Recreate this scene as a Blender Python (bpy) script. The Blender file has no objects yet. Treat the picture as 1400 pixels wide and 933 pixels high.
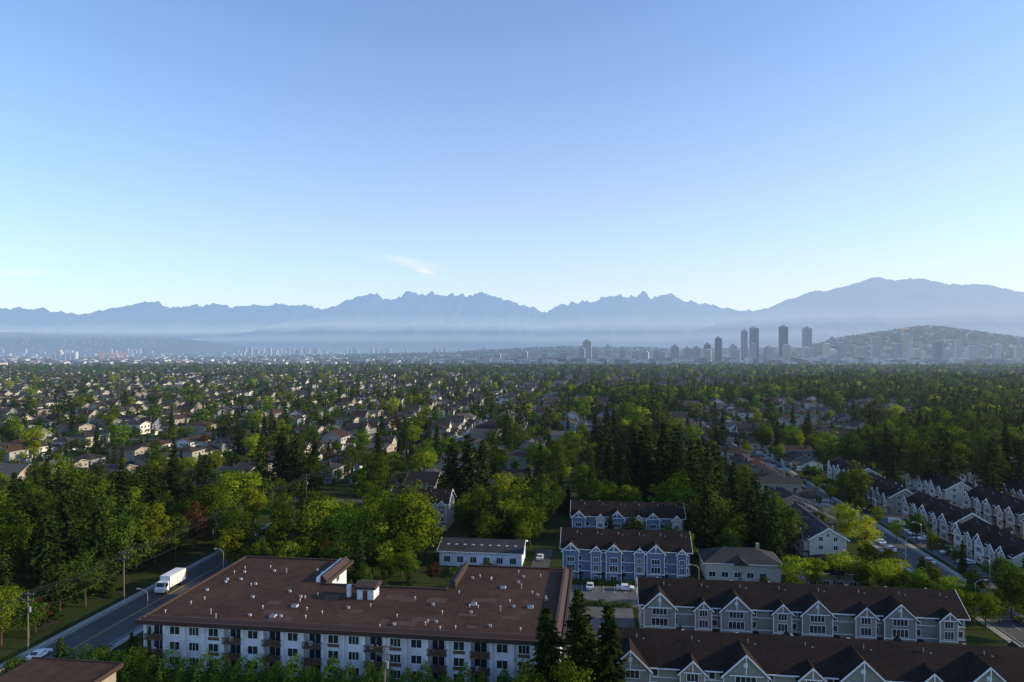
import bpy, math, random
import numpy as np
from mathutils import Vector, noise as mnoise
random.seed(7); rng=np.random.default_rng(7)
scene=bpy.context.scene
TH=math.radians(-7.18); CT,ST=math.cos(TH),math.sin(TH)
def P(u,v): return (u*CT-v*ST, u*ST+v*CT)
def UV(x,y): return (x*CT+y*ST, -x*ST+y*CT)
def link(o): scene.collection.objects.link(o); return o

# ------------------------------------------------ sky, sun
SUN_AZ=math.radians(92); SUN_EL=math.radians(18)
world=bpy.data.worlds.new("World"); scene.world=world; world.use_nodes=True
nt=world.node_tree; nt.nodes.clear()
def N(nt,t,**k):
    n=nt.nodes.new(t)
    for a,b in k.items(): setattr(n,a,b)
    return n
def math_n(nt,op,a,b=None,c=None,clamp=False):
    n=nt.nodes.new('ShaderNodeMath'); n.operation=op; n.use_clamp=clamp
    for i,s in enumerate((a,b,c)):
        if s is None: continue
        if isinstance(s,(int,float)): n.inputs[i].default_value=s
        else: nt.links.new(s,n.inputs[i])
    return n.outputs[0]
def mix_n(nt,f,a,b,mode='MIX'):
    n=nt.nodes.new('ShaderNodeMix'); n.data_type='RGBA'; n.blend_type=mode
    for s,i in ((f,0),(a,6),(b,7)):
        if isinstance(s,(int,float)): n.inputs[i].default_value=s
        elif isinstance(s,tuple): n.inputs[i].default_value=(*s[:3],1)
        else: nt.links.new(s,n.inputs[i])
    return n.outputs[2]
sky=N(nt,'ShaderNodeTexSky'); sky.sky_type='NISHITA'; sky.sun_disc=False
sky.sun_elevation=SUN_EL; sky.sun_rotation=SUN_AZ; sky.altitude=60; sky.air_density=1.0; sky.dust_density=0.6; sky.ozone_density=2.4
tc=N(nt,'ShaderNodeTexCoord'); sp=N(nt,'ShaderNodeSeparateXYZ'); nt.links.new(tc.outputs['Generated'],sp.inputs[0])
X,Y,Z=sp.outputs
# thin cirrus wisp low in the north
s_=math_n(nt,'DIVIDE',X,math_n(nt,'MAXIMUM',Y,0.01)); t_=math_n(nt,'DIVIDE',Z,math_n(nt,'MAXIMUM',Y,0.01))
def blob(cx,cz,rx,rz,tilt):
    dx=math_n(nt,'SUBTRACT',s_,cx); dz=math_n(nt,'ADD',math_n(nt,'SUBTRACT',t_,cz),math_n(nt,'MULTIPLY',dx,tilt))
    q=math_n(nt,'ADD',math_n(nt,'POWER',math_n(nt,'DIVIDE',math_n(nt,'ABSOLUTE',dx),rx),2),math_n(nt,'POWER',math_n(nt,'DIVIDE',math_n(nt,'ABSOLUTE',dz),rz),2))
    return math_n(nt,'EXPONENT',math_n(nt,'MULTIPLY',q,-1))
mp=N(nt,'ShaderNodeMapping'); mp.inputs['Scale'].default_value=(14,1,70); nt.links.new(tc.outputs['Generated'],mp.inputs[0])
nz=N(nt,'ShaderNodeTexNoise'); nz.inputs['Scale'].default_value=1.6; nz.inputs['Detail'].default_value=6; nt.links.new(mp.outputs[0],nz.inputs[0])
b=math_n(nt,'ADD',math_n(nt,'ADD',blob(-0.15,0.130,0.04,0.005,0.2),blob(-0.128,0.118,0.02,0.006,0.5)),math_n(nt,'MULTIPLY',blob(-0.72,0.115,0.05,0.004,0.0),0.7))
cl=math_n(nt,'MULTIPLY',math_n(nt,'MULTIPLY',b,math_n(nt,'SUBTRACT',nz.outputs[0],0.30,clamp=True)),2.2,clamp=True)
tint=mix_n(nt,1.0,sky.outputs[0],(1.35,1.62,2.0),'MULTIPLY')
# bright hazy air low above the horizon, brighter toward the sun
hf=math_n(nt,'EXPONENT',math_n(nt,'MULTIPLY',math_n(nt,'MAXIMUM',Z,0.0),-4.8))
rf=math_n(nt,'ADD',math_n(nt,'MULTIPLY',X,0.50),0.60,clamp=True)
hf=math_n(nt,'MULTIPLY',hf,math_n(nt,'ADD',math_n(nt,'MULTIPLY',rf,0.40),0.58),clamp=True)
lowc=mix_n(nt,rf,(5.7,6.25,7.0),(6.85,6.95,7.15))
col=mix_n(nt,hf,tint,lowc)
col=mix_n(nt,cl,col,(7.1,7.2,7.3))
bg=N(nt,'ShaderNodeBackground'); bg.inputs[1].default_value=0.135; nt.links.new(col,bg.inputs[0])
ow=N(nt,'ShaderNodeOutputWorld'); nt.links.new(bg.outputs[0],ow.inputs[0])
S=Vector((math.sin(SUN_AZ)*math.cos(SUN_EL),math.cos(SUN_AZ)*math.cos(SUN_EL),math.sin(SUN_EL)))
ld=bpy.data.lights.new('sun','SUN'); ld.energy=5.0; ld.angle=math.radians(0.53); ld.color=(1.0,0.82,0.54)
sun=link(bpy.data.objects.new('sun',ld)); sun.rotation_euler=S.to_track_quat('Z','Y').to_euler(); sun.location=(300,100,300)
scene.view_settings.view_transform='Standard'; scene.view_settings.look='None'; scene.view_settings.exposure=0

cd=bpy.data.cameras.new('camera'); cd.lens=24; cd.sensor_width=36; cd.shift_y=0.0096; cd.clip_start=0.5; cd.clip_end=90000
cam=link(bpy.data.objects.new('camera',cd)); cam.location=(0,0,60); cam.rotation_euler=(math.radians(90),0,0); scene.camera=cam

# ------------------------------------------------ aerial haze painted into every material as emission, by world position
hz=bpy.data.node_groups.new('painted_haze','ShaderNodeTree')
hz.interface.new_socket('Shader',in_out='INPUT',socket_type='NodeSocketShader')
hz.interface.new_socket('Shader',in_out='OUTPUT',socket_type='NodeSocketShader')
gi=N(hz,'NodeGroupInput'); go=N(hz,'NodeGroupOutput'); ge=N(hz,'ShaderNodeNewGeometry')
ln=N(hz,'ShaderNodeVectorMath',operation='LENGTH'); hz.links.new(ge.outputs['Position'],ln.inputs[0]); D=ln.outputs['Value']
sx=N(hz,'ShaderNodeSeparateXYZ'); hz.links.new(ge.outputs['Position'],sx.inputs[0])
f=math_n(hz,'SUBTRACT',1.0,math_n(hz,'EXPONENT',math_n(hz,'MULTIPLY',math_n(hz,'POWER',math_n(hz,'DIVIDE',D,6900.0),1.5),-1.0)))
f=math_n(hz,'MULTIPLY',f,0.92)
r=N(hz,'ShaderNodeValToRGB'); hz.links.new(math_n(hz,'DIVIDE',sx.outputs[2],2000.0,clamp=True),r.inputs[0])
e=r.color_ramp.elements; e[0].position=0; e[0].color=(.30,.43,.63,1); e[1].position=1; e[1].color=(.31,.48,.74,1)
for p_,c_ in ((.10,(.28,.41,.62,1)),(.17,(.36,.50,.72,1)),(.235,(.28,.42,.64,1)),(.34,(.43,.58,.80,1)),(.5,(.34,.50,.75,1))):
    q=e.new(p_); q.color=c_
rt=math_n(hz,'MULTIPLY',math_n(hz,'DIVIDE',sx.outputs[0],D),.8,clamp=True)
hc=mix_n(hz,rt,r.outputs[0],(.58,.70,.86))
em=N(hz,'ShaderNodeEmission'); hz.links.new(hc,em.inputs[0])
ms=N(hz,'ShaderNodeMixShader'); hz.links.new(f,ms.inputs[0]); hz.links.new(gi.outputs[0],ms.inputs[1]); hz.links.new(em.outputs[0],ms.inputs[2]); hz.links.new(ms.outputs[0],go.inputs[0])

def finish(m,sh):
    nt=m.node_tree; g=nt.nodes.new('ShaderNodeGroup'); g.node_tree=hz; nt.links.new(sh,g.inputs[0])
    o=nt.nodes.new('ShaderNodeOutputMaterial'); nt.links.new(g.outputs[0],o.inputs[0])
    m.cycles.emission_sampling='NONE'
def M(name,col,rough=.8,ns=1.0,na=.3,palette=None,seed=1.0,spec=.3,bump=0,metal=0,brick=None,stain=0):
    m=bpy.data.materials.new(name); m.use_nodes=True; nt=m.node_tree; nt.nodes.clear()
    tc=N(nt,'ShaderNodeTexCoord'); nz=N(nt,'ShaderNodeTexNoise'); nz.inputs['Scale'].default_value=ns; nz.inputs['Detail'].default_value=5
    nt.links.new(tc.outputs['Object'],nz.inputs[0])
    base=tuple(col)
    if palette:
        oi=N(nt,'ShaderNodeObjectInfo'); fr=math_n(nt,'FRACT',math_n(nt,'MULTIPLY',oi.outputs['Random'],seed))
        cr=N(nt,'ShaderNodeValToRGB'); cr.color_ramp.interpolation='CONSTANT'; nt.links.new(fr,cr.inputs[0])
        el=cr.color_ramp.elements
        while len(el)<len(palette): el.new(0.5)
        for i,c in enumerate(palette): el[i].position=i/len(palette); el[i].color=(*c,1)
        base=cr.outputs[0]
    k=math_n(nt,'ADD',math_n(nt,'MULTIPLY',nz.outputs[0],2*na),1-na)
    if stain:
        n2=N(nt,'ShaderNodeTexNoise'); n2.inputs['Scale'].default_value=stain; n2.inputs['Detail'].default_value=3; nt.links.new(tc.outputs['Object'],n2.inputs[0])
        k=math_n(nt,'MULTIPLY',k,math_n(nt,'ADD',math_n(nt,'MULTIPLY',n2.outputs[0],1.0),0.5))
    cb=N(nt,'ShaderNodeCombineXYZ')
    for i in range(3): nt.links.new(k,cb.inputs[i])
    c=mix_n(nt,1.0,base,cb.outputs[0],'MULTIPLY')
    if brick:
        br=N(nt,'ShaderNodeTexBrick'); br.inputs['Scale'].default_value=brick; br.inputs['Color1'].default_value=(1,1,1,1); br.inputs['Color2'].default_value=(.72,.72,.72,1); br.inputs['Mortar'].default_value=(.5,.5,.5,1); br.inputs['Mortar Size'].default_value=.03
        nt.links.new(tc.outputs['Object'],br.inputs[0]); c=mix_n(nt,1.0,c,br.outputs[0],'MULTIPLY')
    b=N(nt,'ShaderNodeBsdfPrincipled'); nt.links.new(c,b.inputs['Base Color']); b.inputs['Roughness'].default_value=rough
    b.inputs['Specular IOR Level'].default_value=spec; b.inputs['Metallic'].default_value=metal
    if bump:
        bp=N(nt,'ShaderNodeBump'); bp.inputs['Strength'].default_value=bump; nt.links.new(nz.outputs[0],bp.inputs['Height']); nt.links.new(bp.outputs[0],b.inputs['Normal'])
    finish(m,b.outputs[0]); return m
def FOL(name,ca,cb_,tr=.35,ns=7):
    m=bpy.data.materials.new(name); m.use_nodes=True; nt=m.node_tree; nt.nodes.clear()
    tc=N(nt,'ShaderNodeTexCoord'); nz=N(nt,'ShaderNodeTexNoise'); nz.inputs['Scale'].default_value=ns; nz.inputs['Detail'].default_value=4; nt.links.new(tc.outputs['Object'],nz.inputs[0])
    st=math_n(nt,'MULTIPLY',math_n(nt,'SUBTRACT',nz.outputs[0],.32),2.6,clamp=True)
    c=mix_n(nt,st,ca,cb_)
    oi=N(nt,'ShaderNodeObjectInfo'); hs=N(nt,'ShaderNodeHueSaturation'); nt.links.new(c,hs.inputs['Color'])
    nt.links.new(math_n(nt,'ADD',math_n(nt,'MULTIPLY',math_n(nt,'FRACT',math_n(nt,'MULTIPLY',oi.outputs['Random'],17.3)),.05),.470),hs.inputs['Hue'])
    nt.links.new(math_n(nt,'ADD',math_n(nt,'MULTIPLY',oi.outputs['Random'],.8),.62),hs.inputs['Value'])
    d=N(nt,'ShaderNodeBsdfDiffuse'); t=N(nt,'ShaderNodeBsdfTranslucent'); nt.links.new(hs.outputs[0],d.inputs[0])
    tcx=mix_n(nt,1.0,hs.outputs[0],(1.35,1.35,.45),'MULTIPLY'); nt.links.new(tcx,t.inputs[0])
    mx=N(nt,'ShaderNodeMixShader'); mx.inputs[0].default_value=tr; nt.links.new(d.outputs[0],mx.inputs[1]); nt.links.new(t.outputs[0],mx.inputs[2])
    finish(m,mx.outputs[0]); return m

m_con=FOL('conifer_foliage',(.010,.024,.007),(.055,.085,.016),.2,9)
m_grn=FOL('broadleaf_foliage',(.036,.075,.007),(.13,.19,.016),.38)
m_yel=FOL('yellow_green_foliage',(.12,.17,.012),(.26,.31,.02),.42)
m_pop=FOL('poplar_foliage',(.06,.12,.01),(.18,.25,.018),.4)
m_olv=FOL('dark_broadleaf_foliage',(.018,.040,.007),(.085,.125,.014),.3)
m_red=FOL('copper_foliage',(.05,.03,.015),(.12,.07,.025),.3)
m_bark=M('bark',(.07,.05,.035),.9,8,.4)
m_rbrown=M('brown_roof_membrane',(.058,.033,.023),.85,.5,.5,stain=.09,bump=.05,spec=.08)
m_fascia=M('brown_fascia',(.055,.033,.025),.75,2,.2)
m_patch=M('roof_patch',(.080,.052,.042),.85,1,.3,spec=.1)
m_white=M('white_painted_stucco',(.66,.67,.71),.8,1.2,.10,stain=.15)
m_trim=M('white_trim',(.75,.76,.76),.6,2,.05)
m_htrim=M('eave_trim',(.36,.34,.31),.6,2,.05)
m_glass=M('window_glass',(.025,.032,.04),.08,.6,.5,spec=.8)
m_wood=M('balcony_wood',(.12,.075,.05),.8,3,.3)
m_shingle=M('dark_brown_shingles',(.028,.020,.017),.9,2.5,.5,brick=1.2,stain=.2,spec=.1)
m_shinglegrey=M('grey_shingles',(.055,.053,.054),.85,2.5,.35,brick=1.2,stain=.2,spec=.15)
m_beige=M('sage_beige_siding',(.25,.25,.21),.8,1.5,.12)
m_tan=M('tan_siding',(.33,.28,.22),.8,1.5,.12)
m_blue=M('blue_grey_siding',(.13,.17,.26),.8,1.5,.12)
m_cream=M('cream_siding',(.52,.49,.42),.8,1.5,.1)
m_asph=M('asphalt',(.085,.083,.082),.9,.8,.3,stain=.08,spec=.15)
m_park=M('parking_asphalt',(.12,.118,.115),.9,.5,.3,stain=.15,spec=.15)
m_conc=M('concrete',(.30,.29,.27),.85,1,.15)
m_mark=M('road_paint',(.65,.65,.62),.6,4,.3)
m_yell=M('yellow_road_paint',(.5,.36,.06),.6,4,.3)
m_pole=M('weathered_wood_pole',(.15,.12,.09),.9,6,.3)
m_metal=M('grey_metal',(.38,.39,.40),.45,3,.1,metal=.6,spec=.5)
m_paleconc=M('pale_vent_metal',(.5,.5,.5),.6,3,.15)
m_dark=M('dark_rubber',(.02,.02,.02),.7,3,.1)
m_door=M('door_paint',(.12,.04,.03),.5,2,.1)
m_wallp=M('house_siding',(1,1,1),.8,.6,.1,palette=[(.62,.59,.53),(.32,.27,.21),(.45,.42,.36),(.22,.18,.14),(.42,.36,.27),(.16,.18,.22),(.70,.69,.67),(.25,.27,.27),(.36,.33,.28),(.52,.48,.42),(.20,.23,.21)],seed=31.7)
m_roofp=M('house_roof',(1,1,1),.9,1.5,.3,palette=[(.055,.042,.035),(.045,.043,.044),(.085,.078,.072),(.075,.046,.034),(.034,.028,.026),(.12,.112,.105),(.06,.034,.026),(.05,.046,.042),(.066,.063,.064)],seed=57.1,brick=1.2,spec=.15)
m_carp=M('car_paint',(1,1,1),.25,1,.03,palette=[(.7,.7,.7),(.4,.41,.43),(.03,.03,.035),(.20,.03,.03),(.05,.07,.14),(.3,.3,.29),(.12,.12,.13)],seed=41.3,spec=.6)
m_carw=M('white_car_paint',(.8,.8,.8),.25,1,.03,spec=.6)

# ------------------------------------------------ mesh builder
class MB:
    def __init__(s): s.v=[];s.f=[];s.m=[];s.mats=[]
    def mi(s,m):
        if m not in s.mats: s.mats.append(m)
        return s.mats.index(m)
    def poly(s,pts,m):
        b=len(s.v); s.v+=[tuple(p) for p in pts]; s.f.append(tuple(range(b,b+len(pts)))); s.m.append(s.mi(m))
    def box(s,x0,x1,y0,y1,z0,z1,m):
        b=len(s.v); k=s.mi(m)
        s.v+=[(x0,y0,z0),(x1,y0,z0),(x1,y1,z0),(x0,y1,z0),(x0,y0,z1),(x1,y0,z1),(x1,y1,z1),(x0,y1,z1)]
        for q in ((0,3,2,1),(4,5,6,7),(0,1,5,4),(1,2,6,5),(2,3,7,6),(3,0,4,7)): s.f.append(tuple(b+i for i in q)); s.m.append(k)
    def ext(s,ax,pts,a0,a1,m):
        def mk(p,a): return (a,p[0],p[1]) if ax=='x' else ((p[0],a,p[1]) if ax=='y' else (p[0],p[1],a))
        b=len(s.v); n=len(pts); k=s.mi(m)
        s.v+=[mk(p,a0) for p in pts]+[mk(p,a1) for p in pts]
        s.f.append(tuple(range(b,b+n))); s.f.append(tuple(range(b+2*n-1,b+n-1,-1))); s.m+=[k,k]
        for i in range(n):
            j=(i+1)%n; s.f.append((b+i,b+j,b+n+j,b+n+i)); s.m.append(k)
    def cyl(s,p0,p1,r0,r1,n,m):
        p0=Vector(p0);p1=Vector(p1);d=(p1-p0).normalized(); a=d.orthogonal().normalized(); c=d.cross(a); b=len(s.v);k=s.mi(m)
        for p,r in ((p0,r0),(p1,r1)):
            for i in range(n):
                t=2*math.pi*i/n; s.v.append(tuple(p+a*math.cos(t)*r+c*math.sin(t)*r))
        for i in range(n):
            j=(i+1)%n; s.f.append((b+i,b+j,b+n+j,b+n+i)); s.m.append(k)
        s.f.append(tuple(range(b+n-1,b-1,-1))); s.f.append(tuple(range(b+n,b+2*n))); s.m+=[k,k]
    def mesh(s,name):
        me=bpy.data.meshes.new(name); me.from_pydata(s.v,[],s.f)
        for m in s.mats: me.materials.append(m)
        me.polygons.foreach_set('material_index',s.m); me.update()
        return me
def fixn(me):
    import bmesh
    bm=bmesh.new(); bm.from_mesh(me); bmesh.ops.recalc_face_normals(bm,faces=bm.faces); bm.to_mesh(me); bm.free()
class Bld:
    def __init__(s,name,u,v,rot=0):
        s.name=name; s.p={}; s.loc=P(u,v); s.rot=TH+rot
    def __getitem__(s,k):
        if k not in s.p: s.p[k]=MB()
        return s.p[k]
    def done(s):
        e=link(bpy.data.objects.new(s.name,None)); e.location=(s.loc[0],s.loc[1],0); e.rotation_euler=(0,0,s.rot); e.empty_display_size=2
        for k,b in s.p.items():
            me=b.mesh(k); fixn(me); o=link(bpy.data.objects.new(k,me)); o.parent=e
        return e
def obj(name,me,loc=(0,0,0),rz=0,sc=1):
    o=link(bpy.data.objects.new(name,me)); o.location=loc; o.rotation_euler=(0,0,rz); o.scale=(sc,sc,sc) if not isinstance(sc,tuple) else sc; return o

def win(B,x,z,w,h,y,sg=-1,mull=1,gl='windows',tr='trim'):
    def bx(k,x0,x1,z0,z1,d,m):
        a,b=(y-d,y+.0) if sg<0 else (y,y+d); (B[k] if isinstance(B,Bld) else B).box(x0,x1,a,b,z0,z1,m)
    bx(gl,x-w/2,x+w/2,z,z+h,.03,m_glass); t=.1
    bx(tr,x-w/2-t,x-w/2,z-t,z+h+t,.09,m_trim); bx(tr,x+w/2,x+w/2+t,z-t,z+h+t,.09,m_trim)
    bx(tr,x-w/2,x+w/2,z-t,z,.09,m_trim); bx(tr,x-w/2,x+w/2,z+h,z+h+t,.09,m_trim)
    for i in range(mull):
        c=x-w/2+w*(i+1)/(mull+1); bx(tr,c-.035,c+.035,z,z+h,.07,m_trim)
def winx(B,y,z,w,h,x,sg,gl='windows',tr='trim'):
    def bx(k,y0,y1,z0,z1,d,m):
        a,b=(x-d,x) if sg<0 else (x,x+d); (B[k] if isinstance(B,Bld) else B).box(a,b,y0,y1,z0,z1,m)
    bx(gl,y-w/2,y+w/2,z,z+h,.03,m_glass); t=.1
    bx(tr,y-w/2-t,y-w/2,z-t,z+h+t,.09,m_trim); bx(tr,y+w/2,y+w/2+t,z-t,z+h+t,.09,m_trim)
    bx(tr,y-w/2,y+w/2,z-t,z,.09,m_trim); bx(tr,y-w/2,y+w/2,z+h,z+h+t,.09,m_trim); bx(tr,y-.035,y+.035,z,z+h,.07,m_trim)

# ------------------------------------------------ apartment building (U plan, flat brown roof)
A=Bld('apartment_building',-84.9,119.6)
L=77.8; H=8.7
w=A['walls']
nb=20; bw=L/nb
bal={0,4,6,8,11,14,16,19}
w.box(0,L,1.5,21.5,0,H,m_white); w.box(0,25,21.5,38,0,H,m_white); w.box(54,L,21.5,38,0,H,m_white)
for i in range(nb):
    x0=i*bw; x1=x0+bw
    if i not in bal:
        w.box(x0,x1,0,1.5,0,H,m_white)
        for s in range(3):
            win(A,(x0+x1)/2,s*2.85+.95,1.9,1.45,0.0,mull=1 if i%2 else 2)
            A['spandrels'].box((x0+x1)/2-1.1,(x0+x1)/2+1.1,-.05,0,s*2.85+.2,s*2.85+.8,m_wood if i%3==0 else m_white)
    else:
        for s in range(3):
            z=s*2.85
            win(A,(x0+x1)/2-.2,z+.15,2.2,2.1,1.5,mull=1)
            A['balconies'].box(x0+.15,x1-.15,-.9,1.5,z-.02,z+.14,m_wood)
            for k in range(12):
                xx=x0+.2+k*(bw-.5)/11; A['balconies'].box(xx,xx+.14,-.88,-.82,z+.14,z+1.05,m_wood)
            A['balconies'].box(x0+.15,x1-.15,-.9,-.8,z+1.05,z+1.14,m_wood)
            for xx in (x0+.15,x1-.23): A['balconies'].box(xx,xx+.08,-.8,0,z+.9,z+1.1,m_wood)
            if random.random()<.6: A['balcony_furniture'].box(x0+1,x0+1.6,.2,.8,z+.14,z+.8,random.choice([m_trim,m_dark,m_wood]))
for i in range(nb+1):
    A['pilasters'].box(i*bw-.28,i*bw+.28,-.35,0,0,H,m_white)
for yy in np.arange(3,36,4.2):
    for s in range(3):
        winx(A,float(yy),s*2.85+.95,1.6,1.3,0,-1)
        winx(A,float(yy),s*2.85+.95,1.6,1.3,L,1)
        if yy>23: winx(A,float(yy),s*2.85+.95,1.6,1.3,25,1)
for xx in np.arange(28,53,4.0):
    for s in range(3): win(A,float(xx),s*2.85+.95,1.8,1.3,21.5,1)
R=A['roof']; z0=H+.25
ov=1.1
R.box(-ov,L+ov,-ov,21.5+ov,z0,z0+.2,m_rbrown); R.box(-ov,25+ov,21.5+ov,38+ov,z0,z0+.2,m_rbrown); R.box(54-ov,L+ov,21.5+ov,38+ov,z0,z0+.2,m_rbrown)
A['soffit'].box(-ov+.1,L+ov-.1,-ov+.1,21.5,H,z0,m_trim); A['soffit'].box(-ov+.1,25+ov-.1,21.5,38+ov-.1,H,z0,m_trim); A['soffit'].box(54-ov+.1,L+ov-.1,21.5,38+ov-.1,H,z0,m_trim)
F=A['fascia']
out=[(-ov,-ov),(L+ov,-ov),(L+ov,38+ov),(54-ov,38+ov),(54-ov,21.5+ov),(25+ov,21.5+ov),(25+ov,38+ov),(-ov,38+ov)]
for i in range(8):
    (x0,y0),(x1,y1)=out[i],out[(i+1)%8]; t=.22
    if x0==x1: F.box(x0-t,x0+t,min(y0,y1)-t,max(y0,y1)+t,H+.02,z0+.55,m_fascia)
    else: F.box(min(x0,x1)+t,max(x0,x1)-t,y0-t,y0+t,H+.02,z0+.55,m_fascia)
A['mansard_hoods'].ext('y',[(25-.6,z0+.2),(25+1.0,z0+.2),(25-.1,z0+1.6),(25-.6,z0+1.6)],24,38.4,m_fascia)
A['mansard_hoods'].ext('y',[(54+.6,z0+.2),(54-1.0,z0+.2),(54+.1,z0+1.6),(54+.6,z0+1.6)],24,38.4,m_fascia)
A['mansard_hoods'].ext('y',[(L-.7,z0+.2),(L+.8,z0+.2),(L-.2,z0+1.3),(L-.7,z0+1.3)],1,38,m_fascia)
A['mansard_hoods'].ext('x',[(-.6,z0+.2),(.5,z0+.2),(.5,z0+.9),(.2,z0+.9)],0,L-1.5,m_fascia)
A['courtyard_parapet'].box(23.4,24.3,24,38.2,z0+.2,z0+1.2,m_white)
p=A['roof_penthouse']; p.box(36,39.5,15,18.5,z0+.2,z0+2.4,m_white); p.box(35.5,40,14.5,19,z0+2.4,z0+2.9,m_fascia); p.ext('x',[(14.5,z0+2.9),(16.75,z0+3.5),(19,z0+2.9)],35.5,40,m_fascia)
p.box(33.4,34.2,16,16.8,z0+.2,z0+2.6,m_white); p.box(37.2,38.2,14.95,15,z0+.2,z0+2.1,m_door)
for k in range(13): A['roof_seams'].box(6*k+3,6*k+3.1,.9,21,z0+.2,z0+.215,m_fascia)
rr=random.Random(3)
for i in range(16):
    x=rr.uniform(3,L-9); y=rr.uniform(2,17); A['roof_patches'].box(x,x+rr.uniform(1.5,5),y,y+rr.uniform(1,3),z0+.2,z0+.208+i*.002,m_patch)
V=A['roof_vents']
for i in range(74):
    while True:
        x=rr.uniform(1.5,L-2); y=rr.uniform(1.5,36)
        if not(23.5<x<56 and y>20) and not (34<x<41 and 13<y<20): break
    t=rr.random(); z=z0+.2
    if t<.45: V.cyl((x,y,z),(x,y,z+.5),.07,.07,7,m_paleconc); V.cyl((x,y,z+.5),(x,y,z+.62),.18,.12,8,m_paleconc)
    elif t<.8: V.box(x,x+.45,y,y+.45,z,z+.3,m_paleconc); V.box(x-.06,x+.51,y-.06,y+.51,z+.3,z+.37,m_metal)
    elif t<.9: V.box(x,x+1.1,y,y+1.1,z,z+.35,m_paleconc); V.box(x+.1,x+1.0,y+.1,y+1.0,z+.35,z+.42,m_glass)
    else: V.cyl((x,y,z),(x,y,z+1.0),.12,.12,8,m_metal); V.cyl((x,y,z+1.0),(x,y,z+1.15),.25,.02,8,m_metal)
A.done()

# ------------------------------------------------ townhouse rows
def gable_roof_x(B,x0,x1,y0,y1,he,hr,m,o=.6,t=.22,trim=True,tm=None):
    D=y1-y0; c=(y0+y1)/2; s=(hr-he)/(D/2)
    R=B['roof']
    R.ext('x',[(y0-o,he-o*s),(c,hr),(c,hr+t),(y0-o,he-o*s+t)],x0-o,x1+o,m)
    R.ext('x',[(y1+o,he-o*s),(c,hr),(c,hr+t),(y1+o,he-o*s+t)],x0-o,x1+o,m)
    B['walls'].ext('x',[(y0+.02,he-.05),(y1-.02,he-.05),(c,hr-.05)],x0+.02,x1-.02,tm or m_beige)
    if trim:
        for xx in (x0-o-.08,x1+o):
            for ya in (y0-o,y1+o):
                B['bargeboards'].ext('x',[(ya,he-o*s-.12),(c,hr-.12),(c,hr+t+.02),(ya,he-o*s+t+.02)],xx,xx+.08,m_trim)
        B['gutters'].box(x0-o,x1+o,y0-o-.12,y0-o,he-o*s-.02,he-o*s+.16,m_trim)
        B['gutters'].box(x0-o,x1+o,y1+o,y1+o+.12,he-o*s-.02,he-o*s+.16,m_trim)
def front_gable(B,cx,w_,yf,yb,he,pk,wm,rm,o=.45,t=.18,sg=-1,z0=0):
    hw=w_/2; s=(pk-he)/hw; ya=yf-o
    B['walls'].box(cx-hw,cx+hw,yf,yf+3,z0,he,wm)
    B['walls'].ext('y',[(cx-hw+.02,he-.02),(cx+hw-.02,he-.02),(cx,pk-.03)],yf+.01,yb,wm)
    for q in (-1,1):
        B['gable_roofs'].ext('y',[(cx+q*(hw+o),he-o*s),(cx,pk),(cx,pk+t),(cx+q*(hw+o),he-o*s+t)],ya,yb,rm)
        B['bargeboards'].ext('y',[(cx+q*(hw+o),he-o*s-.1),(cx,pk-.1),(cx,pk+t+.03),(cx+q*(hw+o),he-o*s+t+.03)],ya-.08,ya,m_trim)
    B['bargeboards'].box(cx-.08,cx+.08,ya-.06,ya+.02,he+.1*(pk-he),pk-.15,m_trim)
    B['bargeboards'].box(cx-hw*.75,cx+hw*.75,ya-.05,ya+.03,he+.02,he+.2,m_trim)
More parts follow.
